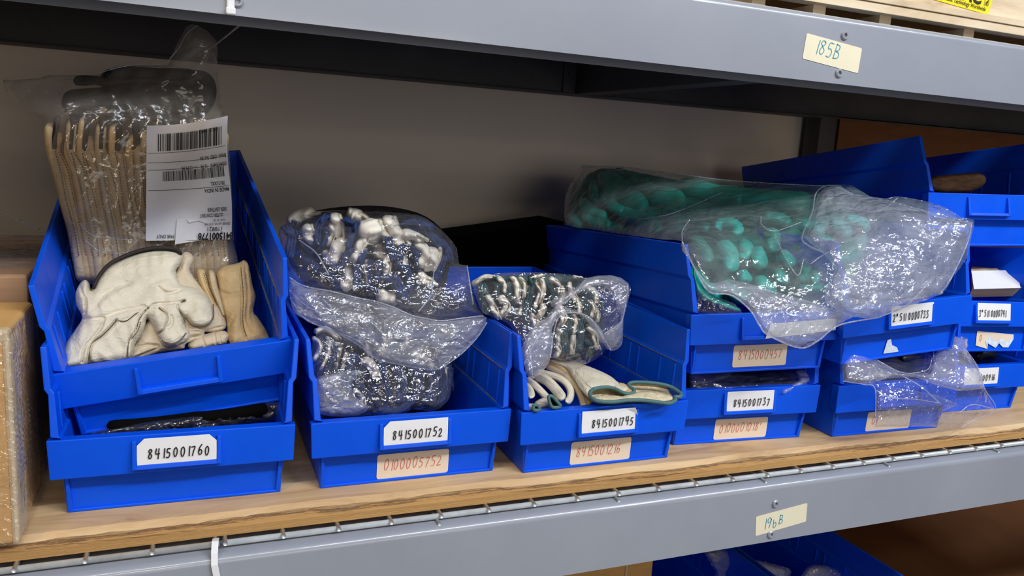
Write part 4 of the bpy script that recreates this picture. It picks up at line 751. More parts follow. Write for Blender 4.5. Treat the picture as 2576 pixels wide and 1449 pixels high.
# ---------------- bin 1745: bagged dark green and white gloves
SG = (2.498, 1160, 640)
wG = [([(80, 190), (140, 150), (210, 145)], 40, .02), ([(230, 150), (270, 190), (275, 240)], 36), ([(310, 150), (350, 200), (345, 300)], 38), ([(365, 150), (400, 190), (390, 270)], 26), ([(430, 150), (510, 130)], 26), ([(500, 160), (515, 220), (490, 300)], 30), ([(470, 180), (490, 240), (460, 330)], 30), ([(560, 150), (610, 190), (610, 250)], 32), ([(630, 200), (640, 260), (600, 320)], 30), ([(680, 180), (690, 240), (720, 290)], 28), ([(770, 200), (830, 230), (845, 300)], 34), ([(700, 240), (740, 320), (740, 370)], 30), ([(800, 290), (830, 330), (820, 390)], 36), ([(845, 340), (860, 380), (850, 420)], 26), ([(240, 270), (280, 320), (250, 380)], 50), ([(160, 260), (200, 330), (230, 400)], 44), ([(360, 290), (380, 330), (365, 380)], 36), ([(430, 380), (460, 420), (440, 460)], 46), ([(500, 310), (510, 350), (480, 400)], 40), ([(610, 330), (640, 400), (610, 450)], 44), ([(700, 380), (720, 440), (690, 500)], 38), ([(610, 460), (620, 510), (600, 560)], 44), ([(700, 510), (700, 560), (690, 620)], 38), ([(790, 460), (830, 500), (840, 580)], 40), ([(600, 560), (610, 600), (590, 640)], 36), ([(840, 560), (860, 600)], 40), ([(760, 150), (700, 140)], 22, .01)]
gG = [([(210, 150), (225, 220), (215, 280)], 30), ([(130, 190), (150, 260), (150, 360)], 50), ([(290, 160), (300, 230), (320, 310)], 36), ([(440, 140), (440, 220), (420, 320)], 40), ([(400, 290), (400, 360), (390, 410)], 36), ([(550, 190), (580, 240), (560, 300)], 40), ([(650, 150), (660, 200), (650, 240)], 40), ([(740, 150), (770, 180)], 30), ([(660, 270), (680, 320), (670, 400)], 36), ([(760, 280), (790, 340), (770, 420)], 44), ([(640, 460), (650, 520), (660, 600)], 50), ([(740, 420), (750, 500), (740, 600)], 50), ([(780, 540), (820, 580), (790, 640)], 40), ([(570, 500), (590, 560), (600, 620)], 40), ([(680, 420), (670, 480)], 40), ([(800, 410), (800, 460)], 40), ([(880, 300), (870, 360)], 26), ([(540, 340), (560, 400)], 40, .01), ([(330, 360), (400, 440)], 50, .02)]
bundle(wG, *SG, .115, .028, 'tip', 'cream leather fingertip of a bagged glove in bin 8415001745', 'cream fingertips in the bag of bin 8415001745', wf=1.1, seam=0, seed=5, jit=.006)
bundle(gG, *SG, .120, .026, 'green', 'dark green knit back of a bagged glove in bin 8415001745', 'dark green knit backs in the bag of bin 8415001745', part='knit_back', wf=1.15, seam=0, seed=6, jit=.006)
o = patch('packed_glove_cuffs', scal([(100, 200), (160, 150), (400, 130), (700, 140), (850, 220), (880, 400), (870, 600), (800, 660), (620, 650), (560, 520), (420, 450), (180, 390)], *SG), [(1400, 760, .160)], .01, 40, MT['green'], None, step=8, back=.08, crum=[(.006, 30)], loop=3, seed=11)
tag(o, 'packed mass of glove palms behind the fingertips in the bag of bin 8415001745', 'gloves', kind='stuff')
bag3 = thing('plastic_bag', 'open clear bag of dark green and cream gloves in bin 8415001745', 'plastic bag', tuple(at(1440, 900, .12)))
dG3 = [(1190, 720, .105), (1350, 690, .120), (1580, 740, .085), (1350, 820, .070), (1330, 940, .045), (1500, 900, .090), (1560, 860, .080), (1460, 780, .075)]
oG = scal([(70, 185), (130, 143), (240, 118), (480, 113), (720, 130), (780, 150), (850, 140), (940, 130), (1000, 150), (1050, 180), (1067, 230), (1050, 290), (1022, 400), (1017, 540), (990, 590), (940, 605), (900, 590), (870, 640), (780, 690), (650, 672), (560, 650), (540, 700), (470, 775), (420, 770), (395, 690), (380, 600), (330, 480), (270, 420), (140, 370), (100, 290)], *SG)
patch('front_film', oG, dG3, .010, 30, MT['film'], bag3, step=3, crum=[(.0040, 48), (.0016, 18), (.0006, 8)], loop=2, seed=17, edge=7)
patch('back_film', oG[:18]+scal([(560, 650), (380, 600), (270, 420), (140, 370), (100, 290)], *SG), [(x, y, Y+.09) for x, y, Y in dG3], -.004, 30, MT['film'], bag3, step=7, crum=[(.004, 50)], loop=2, seed=18, edge=8)
oT = scal([(540, 390), (600, 320), (700, 350), (790, 380), (860, 440), (900, 520), (880, 560), (780, 400), (700, 370), (620, 390), (570, 470), (580, 560), (560, 650), (540, 700), (470, 775), (420, 770), (395, 690), (380, 600), (420, 500), (470, 440)], *SG)
patch('mouth_flap', oT, [(x, y, Y-.014) for x, y, Y in dG3], .005, 16, MT['filmh'], bag3, step=3, crum=[(.0030, 36), (.0012, 14)], loop=2, seed=19, edge=6)
oT = scal([(560, 300), (640, 240), (720, 210), (780, 150), (940, 130), (1050, 180), (1050, 290), (1020, 400), (1015, 540), (990, 590), (940, 605), (900, 570), (890, 500), (1000, 420), (990, 330), (950, 260), (900, 200), (800, 210), (700, 270), (600, 340)], *SG)
patch('mouth_rim', oT, [(x, y, Y-.012) for x, y, Y in dG3], .005, 16, MT['filmh'], bag3, step=3, crum=[(.0035, 40), (.0012, 14)], loop=2, seed=20, edge=6)
b_ = MB()
for pl in ([(395, 690), (460, 560), (560, 400), (620, 320), (680, 280), (780, 160)], [(560, 650), (580, 500), (620, 390), (720, 365), (810, 400), (880, 500), (940, 600)], [(1050, 190), (1030, 330), (1000, 430), (900, 500)], [(390, 500), (430, 600), (450, 760)]):
    F = tps(dG3); pxtube(b_, [(x, y, float(F(np.array([x]), np.array([y]))[0])-.018) for x, y in scal(pl, *SG)], .1, .0006)
build_each(b_, 'film_crease', MT['foldlight'], bag3)
# ---------------- loose gloves with green trim at the front of bin 1745
SH = (5.8545, 1300, 880)
def strip_glove(lab, pth, wd, Y0, Y1, matn='leather3', bind=None, extra=None, dy=.012):
    P = scal(pth, *SH); n_ = len(P); P = [(x, y, Y0+(Y1-Y0)*k/(n_-1)) for k, (x, y) in enumerate(P)]; t = thing('leather_glove', lab, 'glove', tuple(at(P[-1][0], P[-1][1], P[-1][2])))
    lobe(MB(), P, wd/SH[0], .05, dy, n=40, m=22, pw=2.3, seam=.10).build('glove_body', MT[matn], t)
    if bind:
        b_ = MB(); pxtube(b_, [(x, y, Yb) for (x, y), Yb in zip(scal(bind, *SH), [Y1-.012]*len(bind))], .05, .0018, 10, closed=True); b_.build('cuff_binding', MT['bind'], t)
        patch('cuff_lining', scal(bind, *SH), [(*scal([bind[0]], *SH)[0], Y1-.009)], .0005, 10, MT['black'], t, step=2, loop=2)
    return t
strip_glove('beige glove finger lying right under the cuff of the trimmed cream glove', [(430, 180), (620, 290), (800, 450), (960, 640), (1080, 830)], 170, .14, .036, 'ltan')
strip_glove('cream glove finger just left of the beige one in bin 8415001745', [(420, 230), (600, 330), (760, 430), (880, 560), (960, 720), (990, 850)], 110, .13, .030, 'leather')
strip_glove('curled white glove finger with a rounded tip in bin 8415001745', [(280, 330), (520, 380), (700, 470), (790, 600), (780, 720), (720, 780)], 110, .10, .022, 'leather3')
strip_glove('white glove finger lying inside the curled one in bin 8415001745', [(240, 400), (430, 450), (580, 590), (690, 740)], 150, .09, .020, 'leather3')
strip_glove('white glove finger beside the left wall of bin 8415001745', [(120, 430), (260, 520), (420, 680), (520, 800)], 110, .08, .022, 'leather3')
strip_glove('short white glove finger at the left wall of bin 8415001745', [(100, 500), (190, 600), (220, 720)], 120, .07, .024, 'leather3')
strip_glove('white glove with dark green bound cuff at left of bin 8415001745', [(260, 860), (380, 790), (520, 760), (600, 800)], 150, .040, .022, 'leather3', [(470, 690), (520, 685), (590, 760), (640, 830), (560, 850), (510, 830), (480, 760)])
strip_glove('white glove cuff with green binding in the front left corner of bin 8415001745', [(120, 850), (220, 850), (290, 850)], 120, .030, .020, 'leather3', [(250, 820), (300, 815), (335, 860), (300, 890), (250, 880)])
tg = thing('leather_glove', 'cream leather glove with teal-green bound cuff open over the bin lip', 'glove', tuple(at(1560, 1000, .02)))
dH = [(1390, 905, .125), (1420, 915, .115), (1500, 950, .060), (1560, 975, .035), (1500, 1000, .014), (1600, 1005, .010), (1700, 995, .014), (1640, 965, .032)]
oH = scal([(480, 160), (600, 135), (720, 170), (850, 180), (1000, 220), (1250, 320), (1400, 400), (1500, 480), (1640, 520), (1660, 600), (1560, 640), (1430, 580), (1300, 560), (1150, 580), (1085, 640), (1100, 720), (1090, 740), (950, 600), (860, 460), (760, 320), (700, 262), (600, 225)], *SH)
patch('glove_body', oH, dH, .011, 20, MT['leather3'], tg, step=2.5, back=.012, creases=[(scal([(850, 330), (960, 450), (1050, 540), (1150, 580)], *SH), .0022, 2.5), (scal([(730, 260), (850, 400), (960, 560)], *SH), .002, 3), (scal([(1200, 400), (1350, 500), (1420, 540)], *SH), .0015, 5)], crum=[(.0009, 30)], loop=3, seed=21)
oI = scal([(1100, 700), (1085, 640), (1130, 590), (1300, 560), (1430, 580), (1580, 640), (1690, 640), (1720, 590), (1660, 540), (1660, 500), (1740, 485), (2000, 495), (2250, 545), (2400, 640), (2395, 690), (2330, 690), (2335, 735), (2250, 770), (2150, 770), (1900, 740), (1650, 735), (1400, 755), (1200, 745)], *SH)
patch('fleece_lining', oI, [(x, y, Y+.004) for x, y, Y in dH], -.010, 8, MT['fleece'], tg, step=2, back=.018, crum=[(.0012, 8)], loop=2, seed=22, edge=4)
oP = scal([(1120, 700), (1300, 660), (1560, 680), (1760, 620), (1950, 610), (2150, 640), (2300, 690), (2290, 740), (2150, 770), (1900, 740), (1650, 735), (1400, 755), (1200, 745)], *SH)
patch('lower_fleece', oP, [(x, y, Y-.003) for x, y, Y in dH], .005, 8, MT['fleece'], tg, step=2, back=.003, crum=[(.0012, 7)], loop=2, seed=23, edge=4)
oQ = scal([(1500, 480), (1640, 520), (1660, 560), (1720, 600), (1690, 640), (1600, 640), (1520, 600)], *SH)
patch('folded_gusset', oQ, [(x, y, Y-.004) for x, y, Y in dH], .004, 8, MT['ltan'], tg, step=2, back=.004, loop=2, seed=24)
b_ = MB(); F = tps(dH); pl = [(1110, 720), (1078, 650), (1130, 580), (1300, 552), (1430, 570), (1580, 638), (1700, 640), (1728, 590), (1665, 545), (1655, 500), (1740, 478), (2000, 488), (2250, 538), (2410, 640), (2400, 690), (2330, 695), (2335, 745), (2250, 785), (2150, 780), (1900, 748), (1650, 742), (1400, 768), (1200, 755)]
pxtube(b_, [(x, y, float(F(np.array([x]), np.array([y]))[0])-.007) for x, y in scal(pl, *SH)], .02, .0021, 10, closed=True); b_.build('cuff_binding', MT['bind'], tg)
b_ = MB(); dots(b_, [(x, y, float(F(np.array([x]), np.array([y]))[0])-.0125) for x, y in scal([(850, 320), (940, 430), (1040, 520), (1160, 590)], *SH)], .05, 4, .0007); b_.build('stitching', MT['stitch'], tg)
# ---------------- teal rubber gloves and the big bag
SR = (2.787, 1340, 380)
rubL = [([(440, 200), (430, 280), (440, 360)], 80), ([(340, 330), (400, 420), (520, 480)], 90), ([(350, 430), (430, 500), (560, 530)], 90), ([(500, 140), (580, 280), (800, 420)], 170), ([(480, 280), (560, 380), (640, 440)], 90), ([(700, 250), (900, 330), (1080, 380)], 170, .02), ([(250, 430), (290, 490), (340, 540)], 70), ([(600, 430), (760, 480), (900, 560)], 110), ([(900, 420), (1000, 480), (1040, 560)], 120, .01), ([(560, 150), (700, 200), (820, 240)], 110, .03), ([(1000, 240), (1250, 300), (1500, 340)], 150, .03), ([(1400, 330), (1700, 350), (1950, 360)], 150, .03)]
rubR = [([(1150, 470), (1205, 530), (1210, 570)], 70), ([(1290, 560), (1330, 510), (1420, 530), (1440, 600)], 80), ([(1300, 640), (1380, 720), (1400, 850)], 100), ([(1620, 570), (1690, 600), (1670, 720)], 90), ([(1560, 670), (1590, 740), (1580, 830)], 95), ([(1460, 620), (1500, 700), (1480, 780)], 90, .012), ([(1120, 600), (1200, 700), (1260, 780)], 90, .01), ([(1440, 840), (1490, 890), (1500, 930)], 80), ([(1740, 700), (1790, 760), (1820, 820)], 75), ([(1900, 790), (1920, 860), (1880, 930)], 85), ([(1960, 840), (1990, 880), (1970, 940)], 60), ([(1700, 820), (1740, 880), (1770, 950)], 80, .012), ([(1600, 460), (1700, 480), (1820, 520)], 90, .01), ([(1860, 520), (1960, 540), (2040, 590)], 90), ([(1980, 620), (2060, 640), (2120, 700)], 80), ([(1820, 600), (1900, 680), (1960, 720)], 100, .014), ([(2080, 500), (2160, 540), (2230, 600)], 90), ([(2120, 780), (2200, 760), (2280, 700)], 70), ([(1250, 480), (1260, 430), (1340, 450)], 70, .01), ([(2180, 480), (2280, 500), (2360, 560)], 80, .01), ([(1120, 800), (1180, 920), (1330, 1030)], 90, .02), ([(1350, 900), (1420, 1000), (1520, 1040)], 90, .01), ([(1560, 880), (1640, 960), (1700, 1000)], 90, .01), ([(1840, 930), (1960, 960), (2060, 960)], 70, .012), ([(2020, 700), (2060, 800), (2080, 880)], 90, .012)]
FB = tps([(1450, 480, .43), (1600, 500, .33), (1750, 560, .19), (1800, 640, .09), (1950, 700, .055), (1850, 750, .05), (2050, 600, .075), (2140, 640, .06), (1900, 480, .20), (1700, 470, .30)])
for k, (pth, wd, *ex) in enumerate(rubL+rubR):
    P = [(x, y, float(FB(np.array([x]), np.array([y]))[0])+(ex[0] if ex else 0)) for x, y in scal(pth, *SR)]; left = k < len(rubL)
    t = thing('rubber_glove', 'teal rubber glove, cuff end deep in the big clear bag' if left else 'teal rubber glove, rounded fingers near the front of the big clear bag', 'rubber glove', tuple(at(P[0][0], P[0][1], P[0][2])), 'teal gloves, cuff ends at the rear of the bag' if left else 'teal gloves, fingers at the front of the bag')
    lobe(MB(), P, wd/SR[0]*(1.1 if left else 1.3), .1, .024 if left else .018, n=24, m=18, pw=2.1, dent=.07, ph=k*1.7, taper=-.15).build('glove_finger', MT['rubber' if k % 3 else 'rubberd'], t)
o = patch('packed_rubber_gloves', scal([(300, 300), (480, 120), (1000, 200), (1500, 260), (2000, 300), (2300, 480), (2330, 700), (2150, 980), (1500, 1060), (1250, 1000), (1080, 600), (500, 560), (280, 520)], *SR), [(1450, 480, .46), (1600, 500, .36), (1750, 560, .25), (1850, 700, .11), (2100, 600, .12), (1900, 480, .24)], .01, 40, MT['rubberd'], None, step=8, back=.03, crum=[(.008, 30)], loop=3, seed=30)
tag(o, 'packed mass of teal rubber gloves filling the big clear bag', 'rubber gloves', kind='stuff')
bagG = thing('plastic_bag', 'large open clear bag of teal rubber gloves draped over two bins', 'plastic bag', tuple(at(1900, 780, .03)))
oB = [(1422, 491), (1430, 473), (1458, 419), (1473, 415), (1591, 421), (1699, 436), (1842, 453), (2022, 464), (2083, 466), (2141, 465), (2201, 501), (2253, 494), (2304, 501), (2373, 519), (2420, 548), (2451, 554), (2443, 598), (2431, 652), (2396, 699), (2369, 741), (2304, 753), (2265, 764), (2213, 799), (2149, 797), (2110, 819), (2056, 857), (2010, 875), (1967, 861), (1933, 842), (1913, 818), (1886, 780), (1840, 741), (1785, 735), (1756, 689), (1738, 653), (1715, 631), (1715, 606), (1663, 602), (1555, 588), (1490, 577), (1426, 566), (1420, 523)]
dB = [(1422, 500, .42), (1458, 419, .44), (1600, 425, .36), (1700, 500, .24), (1560, 585, .21), (1715, 606, .028), (1760, 660, .0), (1842, 454, .25), (1900, 560, .085), (2022, 464, .16), (2140, 465, .11), (2100, 600, .025), (2300, 500, .045), (2450, 554, .0), (2430, 650, .0), (2300, 650, -.012), (2370, 741, -.020), (2213, 799, -.034), (2060, 780, -.030), (2010, 875, -.030), (1886, 780, -.026), (1840, 700, .005), (1660, 600, .085)]
patch('front_film', oB, dB, .010, 40, MT['filmg'], bagG, step=4, crum=[(.0055, 85), (.0022, 30), (.0008, 12)], waves=[(.002, 90, 30)], loop=2, seed=31, edge=10)
o2 = scal([(2000, 300), (2090, 240), (2160, 240), (2240, 300), (2450, 330), (2700, 400), (2960, 470), (3080, 500), (3050, 640), (2940, 880), (2860, 1000), (2660, 1080), (2430, 1165), (2250, 1160), (2050, 1060), (2080, 900), (2120, 830), (2020, 700), (1900, 600), (1960, 480)], *SR)
patch('open_mouth', o2, [(x, y, Y-.018) for x, y, Y in dB], .012, 30, MT['filmh'], bagG, step=4, crum=[(.0080, 75), (.0030, 28), (.0010, 11)], loop=2, seed=32, edge=8)
o3 = scal([(1045, 640), (1110, 770), (1180, 870), (1250, 930), (1380, 900), (1550, 940), (1750, 1000), (1960, 1060), (2250, 1150), (2430, 1165), (2250, 1160), (2150, 1220), (2000, 1330), (1870, 1380), (1750, 1340), (1650, 1290), (1590, 1220), (1520, 1110), (1390, 1010), (1240, 990), (1160, 860), (1100, 760), (1050, 700)], *SR)
patch('hanging_flap', o3, [(x, y, Y-.014) for x, y, Y in dB], .006, 30, MT['filmh'], bagG, step=3, crum=[(.0060, 60), (.0022, 24), (.0008, 10)], loop=2, seed=33, edge=8)
b_ = MB(); F = tps(dB)
for pl, rr in (([(1050, 640), (1110, 770), (1160, 870), (1240, 990), (1390, 1010), (1520, 1110), (1590, 1220), (1650, 1290), (1870, 1380), (2000, 1330), (2150, 1220), (2430, 1165)], .0009), ([(2240, 300), (2090, 240), (1990, 290), (1960, 430), (1890, 600), (1930, 660), (2040, 710)], .0010), ([(1100, 480), (1050, 560), (1050, 640)], .0007), ([(1700, 590), (1780, 760), (1860, 870), (1900, 760)], .0006), ([(2160, 660), (2020, 740), (1950, 790)], .0006), ([(1600, 460), (1610, 520), (1700, 560), (1880, 500)], .0006), ([(2640, 500), (2820, 600), (2960, 470)], .0007), ([(2560, 330), (2420, 420), (2200, 400)], .0006), ([(3080, 500), (3050, 640), (2940, 880), (2860, 1000)], .0008), ([(350, 110), (700, 118), (1000, 158), (1400, 208), (1900, 238), (2100, 242)], .0007), ([(760, 480), (1000, 430), (1330, 290)], .0006), ([(2430, 1165), (2620, 1080), (2800, 900)], .0008)):
    pxtube(b_, [(x, y, float(F(np.array([x]), np.array([y]))[0])-.022) for x, y in scal(pl, *SR)], .1, rr)
build_each(b_, 'film_crease', MT['foldlight'], bagG)
o = patch('plastic_wrap', [(1744, 735), (1760, 728), (1800, 745), (1850, 765), (1870, 790), (1745, 790)], [(1750, 740, .045), (1800, 785, .020)], .006, 14, MT['filmdark'], None, step=3, crum=[(.004, 24)], seed=34)
tag(o, 'dark green tinted plastic wrap at the left front of the teal glove bin', 'plastic wrap')
o = patch('rubber_glove', [(1744, 640), (1752, 700), (1790, 745), (1860, 775), (1855, 785), (1790, 765), (1748, 735)], [(1750, 680, .06), (1850, 780, .03)], .006, 12, MT['rubberd'], None, step=3, back=.01, loop=2, seed=35)
tag(o, 'dark teal glove edge curving along the left wall of its bin', 'rubber glove')
# ---------------- bin 1737: dark things in thin film
SD = (2.2325, 1660, 800)
for k, (pth, wd) in enumerate([([(170, 330), (230, 345), (290, 350)], 60), ([(300, 340), (450, 330), (560, 350)], 50), ([(540, 350), (660, 335), (780, 345)], 50), ([(420, 370), (560, 375), (700, 380)], 40)]):
    t = thing('rolled_dark_glove', 'dark rolled glove wrapped in clear film inside bin 8415001737', 'glove', tuple(at(*scal([pth[0]], *SD)[0], .08)), 'dark wrapped gloves in bin 8415001737')
    lobe(MB(), scal(pth, *SD), wd/SD[0], .090, .02, n=20, m=14).build('fabric', MT['darkstuff'], t)
bag4 = thing('plastic_bag', 'thin clear bag around dark gloves in bin 8415001737', 'plastic bag', tuple(at(1850, 980, .05)))
d4 = [(1740, 900, .085), (1740, 970, .050), (1900, 940, .070), (1950, 985, .042), (2040, 940, .060)]
oD = scal([(170, 220), (240, 225), (320, 235), (370, 270), (420, 300), (500, 305), (620, 295), (760, 292), (790, 282), (840, 288), (862, 310), (858, 345), (820, 380), (760, 405), (700, 425), (600, 405), (400, 415), (300, 400), (170, 395)], *SD)
patch('film', oD, d4, .007, 22, MT['film'], bag4, step=3, crum=[(.005, 40), (.002, 16)], loop=2, seed=36, edge=6)
patch('torn_corner', scal([(170, 220), (320, 235), (420, 305), (340, 350), (230, 370), (170, 360)], *SD), [(x, y, Y-.01) for x, y, Y in d4], .004, 16, MT['film'], bag4, step=3, crum=[(.003, 30)], loop=2, seed=37, edge=6)
patch('twisted_end', scal([(760, 300), (800, 282), (850, 290), (864, 325), (840, 360), (780, 385), (700, 425), (690, 400), (780, 350)], *SD), [(x, y, Y-.01) for x, y, Y in d4], .006, 14, MT['filmh'], bag4, step=2.5, crum=[(.003, 20)], loop=2, seed=38, edge=5)
# ---------------- bin under 733: film spilling out
SF = (3.019, 2050, 620)
for k, (pth, wd, mn) in enumerate([([(230, 900), (330, 930), (480, 950)], 110, 'greystuff'), ([(450, 880), (600, 900), (760, 930)], 120, 'darkstuff'), ([(640, 860), (760, 850), (860, 870)], 70, 'darkstuff'), ([(930, 830), (1000, 850), (1080, 900)], 150, 'greystuff'), ([(1000, 950), (1060, 960), (1100, 940)], 90, 'darkstuff')]):
    lab = ['grey plastic-wrapped part at the left in the bin with the spilling bag', 'dark part in the middle of the bin with the spilling bag', 'small dark part under the tipped 511 0000733 bin', 'grey wrapped part at the right in the bin with the spilling bag', 'dark part at the right wall of the bin with the spilling bag'][k]
    t = thing('wrapped_part', lab, 'wrapped part', tuple(at(*scal([pth[0]], *SF)[0], .07)))
    lobe(MB(), scal(pth, *SF), wd/SF[0], .085, .02, n=20, m=14).build('part_body', MT[mn], t)
bag5 = thing('plastic_bag', 'clear empty bag spilling over the front of a bin onto the plywood', 'plastic bag', tuple(at(2300, 1070, -.02)))
d5 = [(2120, 920, .02), (2140, 880, .03), (2200, 1000, -.018), (2210, 1075, -.020), (2300, 950, -.010), (2400, 850, .04), (2430, 870, .03), (2450, 950, -.012), (2500, 1028, -.010), (2380, 1075, -.012), (2300, 1060, -.022), (2280, 880, .04)]
o5 = scal([(205, 890), (290, 775), (360, 810), (450, 850), (560, 850), (660, 880), (760, 830), (800, 810), (850, 800), (890, 830), (905, 860), (930, 790), (960, 770), (1040, 655), (1110, 668), (1160, 700), (1165, 760), (1150, 785), (1200, 860), (1240, 920), (1290, 1080), (1330, 1170), (1372, 1237), (1200, 1320), (1110, 1385), (1020, 1372), (850, 1368), (700, 1368), (560, 1372), (456, 1372), (458, 1220), (460, 1080), (380, 1050), (290, 1035), (215, 1025), (206, 960)], *SF)
patch('film', o5, d5, .006, 30, MT['film'], bag5, step=3, crum=[(.0050, 70), (.0018, 24)], loop=1, seed=39, edge=8)
patch('inner_film', scal([(205, 890), (290, 775), (450, 850), (660, 960), (860, 960), (890, 880), (900, 830), (1040, 660), (1160, 700), (1150, 800), (1240, 920), (1290, 1080), (1100, 1100), (940, 1060), (760, 990), (560, 1000), (380, 1050), (215, 1025)], *SF), [(x, y, Y-.012) for x, y, Y in d5], .008, 26, MT['filmh'], bag5, step=3, crum=[(.0050, 50), (.002, 20)], loop=1, seed=40, edge=8)
patch('front_fold', scal([(456, 1080), (560, 1060), (900, 1120), (1100, 1200), (950, 1260), (940, 1368), (700, 1368), (456, 1372)], *SF), [(x, y, Y-.010) for x, y, Y in d5], .004, 20, MT['film'], bag5, step=3, crum=[(.0030, 46), (.0012, 16)], loop=1, seed=41, edge=6)
b_ = MB(); F = tps(d5)
for pl in ([(290, 775), (450, 850), (640, 950), (760, 960), (860, 930), (890, 850)], [(215, 1025), (290, 1035), (380, 1050), (458, 1085), (458, 1370)], [(458, 1090), (600, 1150), (760, 1160), (950, 1190)], [(640, 970), (800, 1060), (950, 1190)], [(1150, 785), (1240, 920), (1290, 1080), (1372, 1237), (1200, 1320), (1110, 1385)], [(900, 790), (905, 860), (930, 920)], [(1372, 1237), (1200, 1200), (1100, 1260)]):
    pxtube(b_, [(x, y, float(F(np.array([x]), np.array([y]))[0])-.016) for x, y in scal(pl, *SF)], .1, .0006)
build_each(b_, 'film_crease', MT['foldlight'], bag5)
# ---------------- far right bins
o = patch('wooden_offcut', [(2340, 447), (2380, 440), (2440, 435), (2470, 437), (2481, 450), (2475, 465), (2455, 478), (2420, 486), (2345, 482)], [(2340, 460, .17), (2480, 455, .13)], .010, 10, MT['lint'], None, step=3, back=.02, loop=2, seed=50)
tag(o, 'brown rounded wooden piece lying in the topmost far right bin', 'wooden piece')
ob = thing('small_open_box', 'small pale cardboard box with a white label in the 511 0000741 bin', 'cardboard box', (.956, .09, .12))
def pquad(c, th=.0012):
    V = [at(x, y, Y) for x, y, Y in c]; n_ = np.cross(V[1]-V[0], V[3]-V[0]); n_ /= np.linalg.norm(n_); m_ = MB(); return m_.hexa([tuple(v) for v in V]+[tuple(v-n_*th) for v in V])
pquad([(2436, 748, .085), (2590, 744, .080), (2590, 722, .070), (2446, 728, .075)]).build('front_flap', MT['card2'], ob)
pquad([(2446, 728, .075), (2590, 722, .070), (2590, 672, .115), (2443, 676, .120)]).build('box_front', MT['card2'], ob)
pquad([(2443, 676, .122), (2590, 674, .115), (2590, 664, .20), (2450, 664, .20)]).build('box_inside', MT['card3'], ob)
pquad([(2450, 727, .0700), (2567, 724, .0660), (2560, 679, .1020), (2444, 682, .1065)], .0004).build('white_label', MT['paper'], ob)
pquad([(2440, 676, .23), (2590, 664, .22), (2590, 655, .22), (2440, 662, .23)]).build('back_flap', MT['card2'], ob)
for k, (pth, wd) in enumerate([([(2450, 905), (2480, 890), (2520, 900)], 26), ([(2530, 895), (2570, 890), (2600, 900)], 22)]):
    t = thing('dark_part', ['dark wrapped part at left in the far right bottom bin', 'dark wrapped part at right in the far right bottom bin'][k], 'wrapped part', tuple(at(*pth[0], .12))); lobe(MB(), pth, wd, .13, .03, n=16, m=12).build('part_body', MT['darkstuff'], t)
# ---------------- dark film inside bin 1760
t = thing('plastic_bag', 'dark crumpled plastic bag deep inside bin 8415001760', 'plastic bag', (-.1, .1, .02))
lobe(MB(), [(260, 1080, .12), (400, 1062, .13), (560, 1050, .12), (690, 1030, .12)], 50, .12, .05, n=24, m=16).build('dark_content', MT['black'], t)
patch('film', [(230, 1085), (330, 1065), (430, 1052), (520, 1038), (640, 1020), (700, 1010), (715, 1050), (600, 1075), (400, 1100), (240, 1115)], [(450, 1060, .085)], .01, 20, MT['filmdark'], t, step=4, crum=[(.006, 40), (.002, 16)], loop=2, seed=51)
# ---------------- black box standing behind bin 1745
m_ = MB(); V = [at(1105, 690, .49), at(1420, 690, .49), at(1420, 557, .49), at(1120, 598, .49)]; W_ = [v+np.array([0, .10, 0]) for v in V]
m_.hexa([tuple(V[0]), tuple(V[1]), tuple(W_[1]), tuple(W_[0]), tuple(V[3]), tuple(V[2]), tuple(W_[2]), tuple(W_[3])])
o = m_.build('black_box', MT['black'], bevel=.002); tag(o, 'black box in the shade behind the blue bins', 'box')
# ---------------- cardboard boxes at the left
t = thing('wrapped_cardboard_box', 'brown cardboard box wrapped in clear film at the left edge', 'cardboard box', (-.345, .06, 0))
m_ = MB(); nx, nz = 30, 26; g = random.Random(2)
# box body with slightly bulged faces
X0, X1, Y0, Y1, Z1 = -.46, -.2245, -.008, .108, .176
m_.box(X0, X1, Y0, Y1, 0.0005, Z1); m_.build('box_body', MT['card'], t, bevel=.004, seg=3)
MB().box(X0, X1+.0012, Y0-.0012, Y0+.012, .166, Z1+.0012).box(X1-.004, X1+.0014, Y0-.0014, Y0+.040, .001, .170).build('folded_edge', MT['card2'], t, bevel=.003)
def wrap(face, amp, seed):
    n1, n2 = 60, 70; P = np.array([[i/n1*200, j/n2*240] for j in range(n2+1) for i in range(n1+1)]); h = crumple(P, seed, 26)*amp+crumple(P, seed+1, 9)*amp*.4+amp*.5*np.sin(P[:, 1]*.9+P[:, 0]*.12)*(P[:, 1] > 90)*(P[:, 1] < 170); b_ = MB(); vs = []
    for k, p in enumerate(P):
        u, v = p[0]/200, p[1]/240; e = min(u, 1-u, v, 1-v)
        if face == 'front': vs.append((X0+(X1-X0+.003)*u, Y0-.0022-h[k], Z1*(1-v)+.002))
        else: vs.append((X1+.0022+h[k], Y0-.003+(Y1-Y0)*u, Z1*(1-v)+.002))
    b_.add(vs, [(j*(n1+1)+i, j*(n1+1)+i+1, (j+1)*(n1+1)+i+1, (j+1)*(n1+1)+i) for j in range(n2) for i in range(n1)], True); return b_
wrap('front', .0028, 61).build('stretch_film', MT['filmc'], t); wrap('side', .0026, 63).build('stretch_film', MT['filmc'], t)
t2 = thing('cardboard_box', 'brown cardboard box behind the film-wrapped box at the left', 'cardboard box', (-.36, .3, 0))
MB().box(-.50, -.232, .130, .42, .0005, .196).build('box_body', MT['card3'], t2, bevel=.003)
